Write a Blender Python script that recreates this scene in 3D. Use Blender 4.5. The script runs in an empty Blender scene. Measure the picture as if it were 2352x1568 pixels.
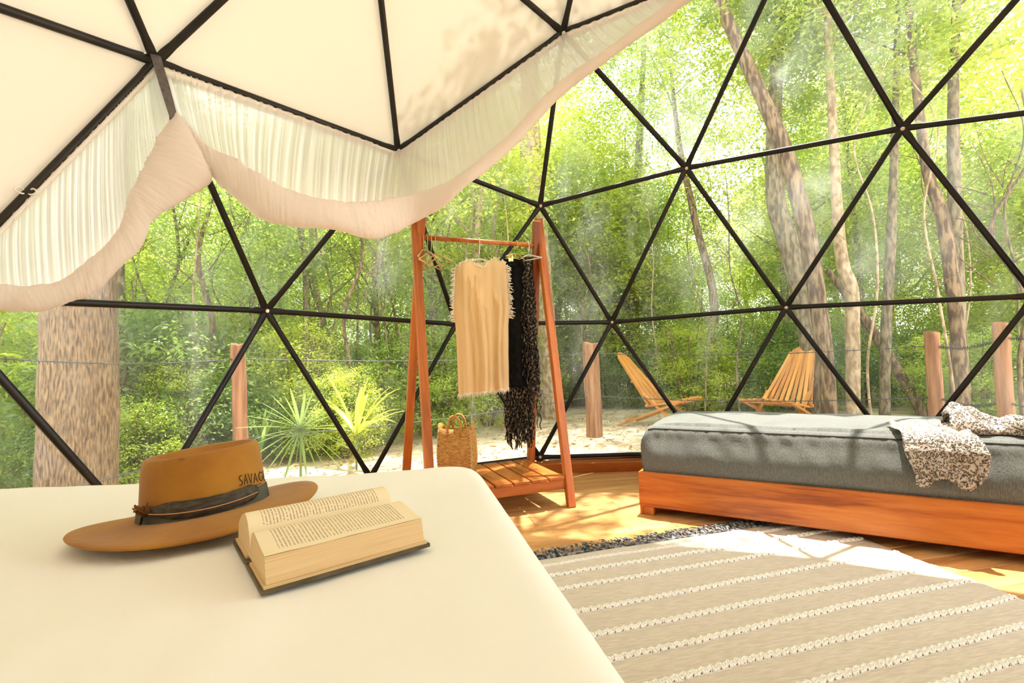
import bpy, math, random
import numpy as np
from mathutils import Vector, Matrix, noise
# ---------------------------------------------------------------- camera, world, sun, exposure
SC = bpy.context.scene
COL = SC.collection
CAM = np.array([-0.5516, 0.9134, 0.8056]); FPX = 1088.4
YAW, PITCH, ROLL = -0.20644, 0.04452, -0.02983
_f = np.array([math.cos(PITCH)*math.cos(YAW), math.cos(PITCH)*math.sin(YAW), math.sin(PITCH)])
_r = np.array([math.sin(YAW), -math.cos(YAW), 0.0]); _u = np.cross(_r, _f)
_c, _s = math.cos(ROLL), math.sin(ROLL)
CR, CU, CF = _c*_r+_s*_u, -_s*_r+_c*_u, _f
cd = bpy.data.cameras.new('camera'); cam = bpy.data.objects.new('camera', cd); COL.objects.link(cam)
cd.sensor_width = 36; cd.lens = FPX/2352*36; cd.clip_start = 0.02; cd.clip_end = 300
cam.matrix_world = Matrix(((CR[0],CU[0],-CF[0],CAM[0]),(CR[1],CU[1],-CF[1],CAM[1]),(CR[2],CU[2],-CF[2],CAM[2]),(0,0,0,1)))
SC.camera = cam
world = bpy.data.worlds.new('sky'); SC.world = world; world.use_nodes = True
bg = world.node_tree.nodes['Background']; bg.inputs[0].default_value = (0.93, 0.97, 1.0, 1); bg.inputs[1].default_value = 3.4
sd = bpy.data.lights.new('sun_offscreen', 'SUN'); sun = bpy.data.objects.new('sun_offscreen', sd); COL.objects.link(sun)
SUN = Vector((0.15, -0.16, 1.0)).normalized()
sun.rotation_euler = SUN.to_track_quat('Z', 'Y').to_euler(); sun.location = (2, -2, 14)
sd.energy = 11.0; sd.angle = math.radians(0.6); sd.color = (1.0, 0.95, 0.86)
SC.view_settings.view_transform = 'Standard'; SC.view_settings.look = 'None'
SC.view_settings.exposure = 0.40; SC.view_settings.gamma = 1.0; SC.view_settings.use_curve_mapping = False
SC.cycles.max_bounces = 6; SC.cycles.diffuse_bounces = 4; SC.cycles.transmission_bounces = 4; SC.cycles.glossy_bounces = 2
SC.cycles.adaptive_threshold = 0.08; SC.cycles.adaptive_min_samples = 20
SC.cycles.transparent_max_bounces = 12; SC.cycles.sample_clamp_indirect = 6.0

def ray(x, y): return CR*((x-1176)/FPX) + CU*(-(y-784)/FPX) + CF
def at_z(x, y, z): d = ray(x, y); return CAM + d*((z-CAM[2])/d[2])
def at_h(x, y, h):                                                   # a point h metres away measured on the ground
    d = ray(x, y); return CAM + d*(h/math.hypot(d[0], d[1]))
def px_of(p): q = np.array(p)-CAM; return (1176+FPX*(q@CR)/(q@CF), 784-FPX*(q@CU)/(q@CF))
R_ = random.Random(7)
GZ = -0.15                                                           # the ground outside
# ---------------------------------------------------------------- materials
M = {}
def nodes(name):
    m = bpy.data.materials.new(name); m.use_nodes = True; nt = m.node_tree; nt.nodes.clear()
    out = nt.nodes.new('ShaderNodeOutputMaterial'); M[name] = m
    return m, nt, out
def N(nt, t, **k):
    n = nt.nodes.new(t)
    for a, v in k.items():
        if a.startswith('i_'):
            key = a[2:]; key = int(key) if key.isdigit() else key
            n.inputs[key].default_value = v
        else: setattr(n, a, v)
    return n
def ramp(nt, stops, mode='LINEAR'):
    r = nt.nodes.new('ShaderNodeValToRGB'); cr = r.color_ramp; cr.interpolation = mode
    while len(cr.elements) < len(stops): cr.elements.new(0.5)
    for e, (p, c) in zip(cr.elements, stops): e.position = p; e.color = (*c, 1)
    return r
def mapped(nt, scale=(1,1,1), coord='Object'):
    tc = N(nt, 'ShaderNodeTexCoord'); mp = N(nt, 'ShaderNodeMapping'); mp.inputs['Scale'].default_value = scale
    nt.links.new(tc.outputs[coord], mp.inputs[0]); return mp
def pbr(name, c1, c2=None, scale=8, stretch=(1,1,1), rough=.6, bump=0, bscale=None, metal=0, spec=.5, detail=5, lo=.35, hi=.65, coord='Object', sheen=0):
    m, nt, out = nodes(name); L = nt.links.new
    p = N(nt, 'ShaderNodeBsdfPrincipled'); p.inputs['Roughness'].default_value = rough; p.inputs['Metallic'].default_value = metal
    p.inputs['Specular IOR Level'].default_value = spec; p.inputs['Sheen Weight'].default_value = sheen
    L(p.outputs[0], out.inputs[0])
    if c2 is None: p.inputs['Base Color'].default_value = (*c1, 1)
    else:
        mp = mapped(nt, stretch, coord); no = N(nt, 'ShaderNodeTexNoise', i_Scale=scale, i_Detail=detail); L(mp.outputs[0], no.inputs[0])
        rp = ramp(nt, [(lo, c1), (hi, c2)]); L(no.outputs[0], rp.inputs[0]); L(rp.outputs[0], p.inputs['Base Color'])
    if bump:
        mp = mapped(nt, stretch, coord); nb = N(nt, 'ShaderNodeTexNoise', i_Scale=bscale or scale*2, i_Detail=4.0); L(mp.outputs[0], nb.inputs[0])
        b = N(nt, 'ShaderNodeBump', i_Strength=bump, i_Distance=.01); L(nb.outputs[0], b.inputs['Height']); L(b.outputs[0], p.inputs['Normal'])
    return m
def thin_cloth(name, dif, tra, fac, clear=0.0, var=.06, scale=6, stretch=(1,1,1), bump=0, bscale=40):
    m, nt, out = nodes(name); L = nt.links.new
    mp = mapped(nt, stretch); no = N(nt, 'ShaderNodeTexNoise', i_Scale=scale, i_Detail=4.0); L(mp.outputs[0], no.inputs[0])
    rp = ramp(nt, [(.3, tuple(c*(1-var) for c in dif)), (.7, dif)]); L(no.outputs[0], rp.inputs[0])
    d = N(nt, 'ShaderNodeBsdfDiffuse'); t = N(nt, 'ShaderNodeBsdfTranslucent'); t.inputs[0].default_value = (*tra, 1)
    L(rp.outputs[0], d.inputs[0]); mx = N(nt, 'ShaderNodeMixShader', i_0=fac); L(d.outputs[0], mx.inputs[1]); L(t.outputs[0], mx.inputs[2])
    last = mx
    if clear:
        tr = N(nt, 'ShaderNodeBsdfTransparent'); m2 = N(nt, 'ShaderNodeMixShader', i_0=clear); L(mx.outputs[0], m2.inputs[1]); L(tr.outputs[0], m2.inputs[2]); last = m2
    if bump:
        nb = N(nt, 'ShaderNodeTexNoise', i_Scale=bscale, i_Detail=3.0); L(mp.outputs[0], nb.inputs[0])
        b = N(nt, 'ShaderNodeBump', i_Strength=bump, i_Distance=.01); L(nb.outputs[0], b.inputs['Height'])
        L(b.outputs[0], d.inputs['Normal']); L(b.outputs[0], t.inputs['Normal'])
    L(last.outputs[0], out.inputs[0]); return m
def leafmat(name, cols, tcols, fac=.5, gloss=.06):
    m, nt, out = nodes(name); L = nt.links.new
    g = N(nt, 'ShaderNodeNewGeometry'); oi = N(nt, 'ShaderNodeObjectInfo')
    a = N(nt, 'ShaderNodeMath', operation='MULTIPLY', i_1=.72); b = N(nt, 'ShaderNodeMath', operation='MULTIPLY_ADD', i_1=.28)
    L(g.outputs['Random Per Island'], a.inputs[0]); L(oi.outputs['Random'], b.inputs[0]); L(a.outputs[0], b.inputs[2])
    k = len(cols); r1 = ramp(nt, [(i/(k-1), c) for i, c in enumerate(cols)]); r2 = ramp(nt, [(i/(k-1), c) for i, c in enumerate(tcols)])
    L(b.outputs[0], r1.inputs[0]); L(b.outputs[0], r2.inputs[0])
    d = N(nt, 'ShaderNodeBsdfDiffuse'); t = N(nt, 'ShaderNodeBsdfTranslucent'); gl = N(nt, 'ShaderNodeBsdfGlossy', i_Roughness=.45)
    L(r1.outputs[0], d.inputs[0]); L(r2.outputs[0], t.inputs[0])
    mx = N(nt, 'ShaderNodeMixShader', i_0=fac); L(d.outputs[0], mx.inputs[1]); L(t.outputs[0], mx.inputs[2])
    m2 = N(nt, 'ShaderNodeMixShader', i_0=gloss); L(mx.outputs[0], m2.inputs[1]); L(gl.outputs[0], m2.inputs[2])
    L(m2.outputs[0], out.inputs[0]); return m
def wood(name, c1, c2, c3, rough=.42, ring=9):
    m, nt, out = nodes(name); L = nt.links.new
    oi = N(nt, 'ShaderNodeObjectInfo'); tc = N(nt, 'ShaderNodeTexCoord'); ad = N(nt, 'ShaderNodeVectorMath', operation='ADD')
    sc = N(nt, 'ShaderNodeMath', operation='MULTIPLY', i_1=37.0); L(oi.outputs['Random'], sc.inputs[0])
    L(tc.outputs['Object'], ad.inputs[0]); L(sc.outputs[0], ad.inputs[1])
    mp = N(nt, 'ShaderNodeMapping'); mp.inputs['Scale'].default_value = (.55, 6, 6); L(ad.outputs[0], mp.inputs[0])
    n1 = N(nt, 'ShaderNodeTexNoise', i_Scale=2.2, i_Detail=6.0, i_Distortion=.8); L(mp.outputs[0], n1.inputs[0])
    n2 = N(nt, 'ShaderNodeTexNoise', i_Scale=float(ring)*2, i_Detail=3.0); L(mp.outputs[0], n2.inputs[0])
    mx = N(nt, 'ShaderNodeMath', operation='MULTIPLY_ADD', i_1=.3); L(n2.outputs[0], mx.inputs[0]); L(n1.outputs[0], mx.inputs[2])
    rp = ramp(nt, [(.45, c1), (.62, c2), (.85, c3)]); L(mx.outputs[0], rp.inputs[0])
    va = N(nt, 'ShaderNodeHueSaturation'); vv = N(nt, 'ShaderNodeMath', operation='MULTIPLY_ADD', i_1=.3, i_2=.86); L(oi.outputs['Random'], vv.inputs[0]); L(vv.outputs[0], va.inputs['Value']); L(rp.outputs[0], va.inputs['Color'])
    p = N(nt, 'ShaderNodeBsdfPrincipled', i_Roughness=rough); L(va.outputs[0], p.inputs['Base Color'])
    b = N(nt, 'ShaderNodeBump', i_Strength=.15, i_Distance=.004); L(mx.outputs[0], b.inputs['Height']); L(b.outputs[0], p.inputs['Normal'])
    L(p.outputs[0], out.inputs[0]); return m

wood('cedar', (.26,.052,.005), (.48,.125,.013), (.62,.21,.03))
wood('rack_wood', (.25,.055,.007), (.43,.115,.014), (.55,.18,.03))
wood('floor_wood', (.40,.175,.05), (.56,.28,.09), (.68,.39,.15), rough=.5)
wood('deck_wood', (.42,.2,.08), (.62,.33,.15), (.72,.45,.25), rough=.6)
wood('chair_wood', (.28,.09,.015), (.46,.18,.03), (.58,.28,.06))
pbr('black_steel', (.006,.005,.004), (.020,.016,.011), 5, rough=.42, spec=.4)
pbr('bolt_steel', (.75,.73,.70), rough=.25, metal=1)
pbr('subfloor', (.34,.21,.11), (.42,.27,.15), 5, rough=.9)
thin_cloth('lining', (.86,.80,.71), (.88,.78,.64), .085, var=.02, scale=1.2)
thin_cloth('sheer', (.97,.96,.94), (.99,.985,.97), .58, clear=.06, var=.015, scale=20, stretch=(1,1,.15))
thin_cloth('rolled_sheer', (.93,.85,.78), (.90,.80,.71), .3, var=.02, scale=9, bump=.6, bscale=11)
pbr('webbing', (.09,.08,.075), (.15,.135,.125), 60, rough=.8)
pbr('tape', (.90,.86,.78), rough=.8)
m, nt, out = nodes('clear_film'); L = nt.links.new                      # clear PVC: see-through, a little milky and streaked
tr = N(nt, 'ShaderNodeBsdfTransparent'); tr.inputs[0].default_value = (.985,.985,.98,1)
gl = N(nt, 'ShaderNodeBsdfGlossy', i_Roughness=.08); lw = N(nt, 'ShaderNodeFresnel', i_IOR=1.25)
mx = N(nt, 'ShaderNodeMixShader'); L(lw.outputs[0], mx.inputs[0]); L(tr.outputs[0], mx.inputs[1]); L(gl.outputs[0], mx.inputs[2])
tl = N(nt, 'ShaderNodeBsdfTranslucent'); tl.inputs[0].default_value = (.93,.96,.96,1)
mp = mapped(nt, (1.6,1.6,.55)); no = N(nt, 'ShaderNodeTexNoise', i_Scale=2.1, i_Detail=5.0, i_Distortion=.5); L(mp.outputs[0], no.inputs[0])
rp = ramp(nt, [(.42, (.012,)*3), (.60, (.05,)*3), (.78, (.16,)*3)]); L(no.outputs[0], rp.inputs[0])
m2 = N(nt, 'ShaderNodeMixShader'); L(rp.outputs[0], m2.inputs[0]); L(mx.outputs[0], m2.inputs[1]); L(tl.outputs[0], m2.inputs[2]); L(m2.outputs[0], out.inputs[0])
pbr('bed_linen', (.87,.885,.83), (.90,.915,.87), 3, rough=.85, bump=.10, bscale=5, sheen=.1)
pbr('white_foam', (.8,.78,.72), rough=.9)
pbr('grey_weave', (.095,.10,.09), (.145,.15,.135), 220, stretch=(1,1,.25), rough=.9, bump=.25, bscale=260, sheen=.15)
pbr('piping', (.04,.042,.04), rough=.8)
pbr('rug_weave', (.49,.41,.32), (.60,.51,.40), 60, stretch=(3,.4,1), rough=.95, bump=.3, bscale=120)
pbr('rug_wool', (.84,.80,.71), (.92,.89,.82), 90, rough=.95, bump=.4, bscale=150)
pbr('rug_fringe', (.02,.022,.028), (.42,.40,.38), 55, rough=.9, lo=.42, hi=.66)
pbr('felt', (.30,.115,.004), (.42,.19,.010), 7, rough=.85, bump=.12, bscale=90, sheen=.2)
pbr('felt_burn', (.10,.035,.005), (.32,.13,.015), 30, rough=.9)
pbr('ribbon', (.045,.048,.036), (.10,.105,.08), 40, rough=.8)
pbr('feather', (.02,.017,.012), (.075,.055,.03), 35, stretch=(1,6,6), rough=.7)
pbr('quill', (.55,.30,.12), rough=.5)
pbr('ink', (.012,.01,.008), rough=.7)
pbr('page_edge', (.66,.46,.22), (.78,.60,.34), 30, stretch=(.3,.3,60), rough=.85)
pbr('book_cover', (.055,.04,.018), (.12,.09,.04), 30, rough=.55)
m, nt, out = nodes('printed_page'); L = nt.links.new                     # lines of print: UV u runs along a text line, v from line to line
tc = N(nt, 'ShaderNodeTexCoord'); sp = N(nt, 'ShaderNodeSeparateXYZ'); L(tc.outputs['UV'], sp.inputs[0])
ln = N(nt, 'ShaderNodeMath', operation='MULTIPLY', i_1=46.0); L(sp.outputs[1], ln.inputs[0])
fr = N(nt, 'ShaderNodeMath', operation='FRACT'); L(ln.outputs[0], fr.inputs[0]); fl = N(nt, 'ShaderNodeMath', operation='FLOOR'); L(ln.outputs[0], fl.inputs[0])
ink = N(nt, 'ShaderNodeMath', operation='LESS_THAN', i_1=.42); L(fr.outputs[0], ink.inputs[0])
cb = N(nt, 'ShaderNodeCombineXYZ'); u28 = N(nt, 'ShaderNodeMath', operation='MULTIPLY', i_1=30.0); L(sp.outputs[0], u28.inputs[0]); L(u28.outputs[0], cb.inputs[0]); L(fl.outputs[0], cb.inputs[1])
wn = N(nt, 'ShaderNodeTexNoise', i_Scale=1.7, i_Detail=1.0); L(cb.outputs[0], wn.inputs[0])
wd = N(nt, 'ShaderNodeMath', operation='GREATER_THAN', i_1=.40); L(wn.outputs[0], wd.inputs[0])
def band(sock, a, b):
    g1 = N(nt, 'ShaderNodeMath', operation='GREATER_THAN', i_1=a); g2 = N(nt, 'ShaderNodeMath', operation='LESS_THAN', i_1=b); L(sock, g1.inputs[0]); L(sock, g2.inputs[0])
    mm = N(nt, 'ShaderNodeMath', operation='MULTIPLY'); L(g1.outputs[0], mm.inputs[0]); L(g2.outputs[0], mm.inputs[1]); return mm
prod = ink
for q in (wd, band(sp.outputs[0], .12, .88), band(sp.outputs[1], .09, .90)):
    z = N(nt, 'ShaderNodeMath', operation='MULTIPLY'); L(prod.outputs[0], z.inputs[0]); L(q.outputs[0], z.inputs[1]); prod = z
mc = N(nt, 'ShaderNodeMixRGB'); mc.inputs[1].default_value = (.86,.76,.52,1); mc.inputs[2].default_value = (.50,.42,.28,1); L(prod.outputs[0], mc.inputs[0])
p = N(nt, 'ShaderNodeBsdfPrincipled', i_Roughness=.8); L(mc.outputs[0], p.inputs['Base Color']); L(p.outputs[0], out.inputs[0])
thin_cloth('gauze', (.77,.60,.36), (.86,.64,.33), .42, var=.05, scale=50, stretch=(1,1,.08), bump=.3, bscale=60)
pbr('gauze_fringe', (.88,.80,.66), rough=.9)
pbr('black_cloth', (.004,.004,.004), (.010,.010,.010), 40, rough=.95, spec=.1)
pbr('shawl_yarn', (.008,.007,.006), (.42,.34,.25), 75, rough=.95, lo=.50, hi=.72)
pbr('straw', (.38,.17,.025), (.60,.33,.08), 45, stretch=(1,1,2.5), rough=.8, bump=.8, bscale=70)
pbr('straw_stitch', (.85,.65,.32), rough=.8)
pbr('brass', (.75,.55,.2), rough=.3, metal=1)
pbr('clear_plastic', (.75,.75,.70), rough=.25)
pbr('wire_gold', (.60,.42,.16), rough=.35, metal=.7)
m, nt, out = nodes('leopard'); L = nt.links.new
mp = mapped(nt); nd = N(nt, 'ShaderNodeTexNoise', i_Scale=55.0, i_Detail=2.0); L(mp.outputs[0], nd.inputs[0])
ad = N(nt, 'ShaderNodeMixRGB', blend_type='ADD', i_0=.02); L(mp.outputs[0], ad.inputs[1]); L(nd.outputs[1], ad.inputs[2])
vo = N(nt, 'ShaderNodeTexVoronoi', i_Scale=125.0); L(ad.outputs[0], vo.inputs['Vector'])
rp = ramp(nt, [(0, (.46,.33,.21)), (.24, (.30,.20,.12)), (.30, (.03,.025,.02)), (.46, (.03,.025,.02)), (.54, (.44,.38,.32)), (1, (.52,.46,.40))]); L(vo.outputs['Distance'], rp.inputs[0])
p = N(nt, 'ShaderNodeBsdfPrincipled', i_Roughness=.75); L(rp.outputs[0], p.inputs['Base Color']); L(p.outputs[0], out.inputs[0])
pbr('tarp', (.34,.33,.32), (.46,.45,.43), 6, rough=.5, bump=.3, bscale=9)
pbr('soil', (.34,.25,.15), (.66,.55,.40), 2.3, rough=.95, bump=.6, bscale=14, detail=9)
pbr('bark_tan', (.055,.03,.014), (.26,.175,.09), 42, stretch=(2,2,.35), rough=.95, bump=1.0, bscale=30, detail=8)
pbr('bark_grey', (.10,.08,.045), (.25,.20,.12), 13, stretch=(2,2,.6), lo=.42, hi=.6, rough=.95, bump=1.0, bscale=18, detail=7)
pbr('bark_pale', (.22,.15,.08), (.44,.33,.20), 12, stretch=(1.6,1.6,.8), lo=.4, hi=.6, rough=.95, bump=.8, bscale=18, detail=7)
pbr('bark_brown', (.075,.046,.025), (.24,.165,.09), 14, stretch=(2,2,.5), lo=.42, hi=.6, rough=.95, bump=1.0, bscale=18, detail=7)
pbr('post_wood', (.18,.075,.03), (.38,.19,.09), 6, stretch=(4,4,.4), rough=.95, bump=.9, bscale=9, detail=7)
pbr('wire', (.06,.06,.06), rough=.5, metal=.6)
leafmat('leaf_bright', [(.22,.30,.015),(.36,.42,.03),(.44,.47,.06)], [(.50,.66,.04),(.70,.80,.08),(.82,.85,.18)], .55)
leafmat('leaf_mid', [(.13,.22,.02),(.22,.31,.03),(.32,.38,.05)], [(.34,.54,.05),(.54,.70,.08),(.70,.76,.14)], .52)
leafmat('leaf_dark', [(.07,.14,.03),(.12,.20,.04),(.19,.26,.05)], [(.18,.36,.05),(.32,.48,.07),(.46,.58,.10)], .48)
leafmat('leaf_palm', [(.09,.18,.04),(.15,.25,.06),(.22,.32,.09)], [(.22,.42,.08),(.34,.52,.12),(.45,.58,.16)], .45)
leafmat('leaf_litter', [(.30,.17,.07),(.42,.27,.12),(.55,.40,.2)], [(.3,.2,.1),(.4,.3,.1),(.5,.35,.15)], .2, 0)
# ---------------------------------------------------------------- mesh helpers
class MB:
    def __init__(s): s.v = []; s.f = []; s.uv = None
    def add(s, v, f):
        o = len(s.v); s.v += [tuple(map(float, q)) for q in v]; s.f += [tuple(i+o for i in q) for q in f]; return s
    def grid(s, P, closed_u=False, closed_v=False):                   # P: rows of points
        nu, nv = len(P), len(P[0]); o = len(s.v)
        for r in P: s.v += [tuple(map(float, q)) for q in r]
        for i in range(nu if closed_u else nu-1):
            for j in range(nv if closed_v else nv-1):
                s.f.append((o+i*nv+j, o+i*nv+(j+1) % nv, o+((i+1) % nu)*nv+(j+1) % nv, o+((i+1) % nu)*nv+j))
        return s
    def tube(s, path, rad, n=8, cap=True, twist=0.0):
        path = [np.array(p, float) for p in path]; k = len(path)
        rad = [rad]*k if np.isscalar(rad) else rad
        t0 = path[1]-path[0]; ref = np.array([0,0,1.]) if abs(t0[2]) < .8*np.linalg.norm(t0) else np.array([1.,0,0])
        rows = []; a = None
        for i, p in enumerate(path):
            t = path[min(i+1, k-1)]-path[max(i-1, 0)]; t = t/(np.linalg.norm(t)+1e-12)
            if a is None: a = np.cross(t, ref)
            a = a-t*(a@t); a /= (np.linalg.norm(a)+1e-12); b = np.cross(t, a)
            rows.append([p+rad[i]*(math.cos(2*math.pi*j/n+twist*i)*a+math.sin(2*math.pi*j/n+twist*i)*b) for j in range(n)])
        o = len(s.v); s.grid(rows, closed_v=True)
        if cap: s.f.append(tuple(o+j for j in range(n))[::-1]); s.f.append(tuple(o+(k-1)*n+j for j in range(n)))
        return s
    def box(s, c, d, rz=0):
        x, y, z = [q/2 for q in d]; cs, sn = math.cos(rz), math.sin(rz)
        V = [(c[0]+a*x*cs-b*y*sn, c[1]+a*x*sn+b*y*cs, c[2]+e*z) for a in (-1,1) for b in (-1,1) for e in (-1,1)]
        return s.add(V, [(0,1,3,2),(4,6,7,5),(0,4,5,1),(2,3,7,6),(0,2,6,4),(1,5,7,3)])
    def mesh(s, name, smooth=True):
        me = bpy.data.meshes.new(name); me.from_pydata(s.v, [], s.f); me.validate()
        if smooth: me.polygons.foreach_set('use_smooth', [True]*len(me.polygons))
        me.update(); return me
WM = {}
def place(o, parent=None, mat=None):
    mw = mat or Matrix.Identity(4); COL.objects.link(o); WM[o] = mw
    if parent is not None: o.parent = parent; o.matrix_parent_inverse = WM[parent].inverted()
    o.matrix_basis = mw; return o
def obj(name, mb, material, parent=None, smooth=True, mw=None, kind=None):
    me = mb.mesh(name, smooth) if isinstance(mb, MB) else mb
    if material is not None and not me.materials: me.materials.append(M[material])
    o = bpy.data.objects.new(name, me); place(o, parent, mw)
    if kind: o['kind'] = kind
    return o
def tag(o, label, cat, group=None):
    o['label'] = label; o['category'] = cat
    if group: o['group'] = group
    return o
def thing(name, loc, label, cat, group=None):
    o = bpy.data.objects.new(name, None); o.empty_display_size = .1; place(o, None, Matrix.Translation(Vector(loc))); return tag(o, label, cat, group)
def struct(name, loc=(0,0,0)):
    o = bpy.data.objects.new(name, None); place(o, None, Matrix.Translation(Vector(loc))); o['kind'] = 'structure'; return o
def board_mesh(l, w, t, bev=.003):                                    # a plank along local x with eased edges
    b = min(bev, w*.3, t*.3); m = MB(); rows = []
    for x, k in ((-l/2, 1), (-l/2+b, 0), (l/2-b, 0), (l/2, 1)):
        e = b*k; y, z = w/2-e, t/2-e
        rows.append([(x,-y,-z+b),(x,-y+b,-z),(x,y-b,-z),(x,y,-z+b),(x,y,z-b),(x,y-b,z),(x,-y+b,z),(x,-y,z-b)])
    m.grid(rows, closed_v=True); n = 8
    m.f.append(tuple(range(n))); m.f.append(tuple(3*n+j for j in range(n))[::-1]); return m
_bm = {}
def board(name, p0, p1, w, t, material, parent, up=(0,0,1), bev=.003):
    p0, p1 = Vector(p0), Vector(p1); x = (p1-p0); l = x.length; x.normalize(); up = Vector(up); y = up.cross(x).normalized(); z = x.cross(y)
    key = (round(l, 3), round(w, 4), round(t, 4), material)
    if key not in _bm: _bm[key] = board_mesh(l, w, t, bev).mesh(name, False); _bm[key].materials.append(M[material])
    c = (p0+p1)/2; mw = Matrix(((x.x,y.x,z.x,c.x),(x.y,y.y,z.y,c.y),(x.z,y.z,z.z,c.z),(0,0,0,1)))
    return obj(name, _bm[key], None, parent, mw=mw)
def lerp(a, b, t): return np.array(a, float)*(1-t)+np.array(b, float)*t
def nz(x, y=0., z=0.): return noise.noise(Vector((x, y, z)))
def spline(pts, k=8):                                                # Catmull-Rom through the points
    P = [np.array(p, float) for p in pts]; P = [2*P[0]-P[1]]+P+[2*P[-1]-P[-2]]; o = []
    for i in range(1, len(P)-2):
        for j in range(k):
            t = j/k; o.append(.5*((2*P[i])+(-P[i-1]+P[i+1])*t+(2*P[i-1]-5*P[i]+4*P[i+1]-P[i+2])*t*t+(-P[i-1]+3*P[i]-3*P[i+1]+P[i+2])*t**3))
    o.append(P[-2]); return o
# ---------------------------------------------------------------- geodesic dome (three-frequency, 6 m across)
RD, ZC, ZB = 3.0, 0.582, -0.492
ph = math.radians(26.565051)
upv = [np.array([math.cos(ph)*math.cos(k*2*math.pi/5), math.cos(ph)*math.sin(k*2*math.pi/5), math.sin(ph)]) for k in range(5)]
lov = [np.array([math.cos(ph)*math.cos((k+.5)*2*math.pi/5), math.cos(ph)*math.sin((k+.5)*2*math.pi/5), -math.sin(ph)]) for k in range(5)]
top = np.array([0,0,1.])
un = lambda v: v/np.linalg.norm(v)
nd, keys = [], []
def addn(row, i, v): nd.append(un(v)); keys.append((row, i))
addn('E', 0, top)
for k in range(5): addn('D', k, 2*top/3+upv[k]/3)
for i in range(10):
    k, r = divmod(i, 2); a = top/3+upv[k]*2/3; b = top/3+upv[(k+1) % 5]*2/3; addn('C', i, a*(2-r)/2+b*r/2)
for i in range(15):
    k, r = divmod(i, 3); addn('B', i, upv[k]*(3-r)/3+upv[(k+1) % 5]*r/3)
for i in range(15):
    k, r = divmod(i, 3); a, b, l = upv[k], upv[(k+1) % 5], lov[k]; addn('A', i, [2*a/3+l/3, (a+b+l)/3, 2*b/3+l/3][r])
for i in range(15):
    k, r = divmod(i, 3); a, b, l, l2 = upv[k], upv[(k+1) % 5], lov[k], lov[(k+1) % 5]; addn('G', i, [a/3+2*l/3, b/3+2*l/3, (b+l+l2)/3][r])
ND = np.array(nd); IX = {k: i for i, k in enumerate(keys)}
NP = ND*RD
for k, i in IX.items():
    if k[0] == 'G':
        a = math.atan2(ND[i][1], ND[i][0]); rr = math.sqrt(RD*RD-ZB*ZB)*.989; NP[i] = (rr*math.cos(a), rr*math.sin(a), ZB)
NP[:,2] += ZC
edges = [(i, j) for i in range(61) for j in range(i) if np.linalg.norm(ND[i]-ND[j]) < .46]
adj = {i: set() for i in range(61)}
for i, j in edges: adj[i].add(j); adj[j].add(i)
faces = [(i, j, k) for i in range(61) for j in adj[i] if j < i for k in (adj[i] & adj[j]) if k < j]
def node(row, i): return NP[IX[(row, i % {'E':1,'D':5,'C':10}.get(row, 15))]]
frame = struct('dome_frame'); frame['label'] = 'black steel tube frame of the geodesic dome'
for i, j in edges:
    a, b = NP[i], NP[j]; ax = un(b-a); mid = (a+b)/2; no_ = un(mid-np.array([0,0,ZC])); si = np.cross(ax, no_); L_ = np.linalg.norm(b-a)
    rows = []
    for s, w, t in ((.012,.012,.004),(.022,.019,.005),(.055,.0195,.006),(.10,.0165,.0155),(L_-.10,.0165,.0155),(L_-.055,.0195,.006),(L_-.022,.019,.005),(L_-.012,.012,.004)):
        c = a+ax*s; rows.append([c+w*math.cos(q*math.pi/5)*si+t*math.sin(q*math.pi/5)*no_ for q in range(10)])
    mb = MB().grid(rows, closed_v=True); mb.f.append(tuple(range(10))[::-1]); mb.f.append(tuple(70+q for q in range(10))); obj('strut', mb, 'black_steel', frame)
for i in range(61):
    c = NP[i]; n_ = un(c-np.array([0,0,ZC])); h = obj('hub', MB().tube([c-n_*.008, c-n_*.005, c+n_*.012, c+n_*.014], [.030,.036,.036,.03], 12), 'black_steel', frame, smooth=False)
    obj('bolt', MB().tube([c-n_*.022, c-n_*.020, c-n_*.006], [.008,.012,.012], 8), 'bolt_steel', h, smooth=False)
azm = lambda p: math.degrees(math.atan2(p[1], p[0]))
bd = [('A',2),('B',2),('B',1),('C',0),('C',-1),('C',-2),('B',-4),('B',-5),('A',-6)]           # lower edge of the lining
lim = [(azm(node(r, i)), node(r, i)[2]) for r, i in bd]
lim = [(a if a < 90 else a-360, z) for a, z in lim]
def lined(face):                                                     # is the triangle above the lower edge of the lining, or behind it
    names = [keys[q] for q in face]; c = sum(NP[q] for q in face)/3; a = azm(c); a = a if a < 100 else a-360
    if a > lim[0][0] or a < lim[-1][0]: return True
    for (a0, z0), (a1, z1) in zip(lim, lim[1:]):
        if a1 <= a <= a0: return c[2] > z0+(z1-z0)*(a0-a)/(a0-a1)
    return False
wall = struct('wall_front'); wall['label'] = 'clear film wall of the dome facing the forest'
ceil = struct('ceiling'); ceil['label'] = 'cream fabric lining of the dome'
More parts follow.
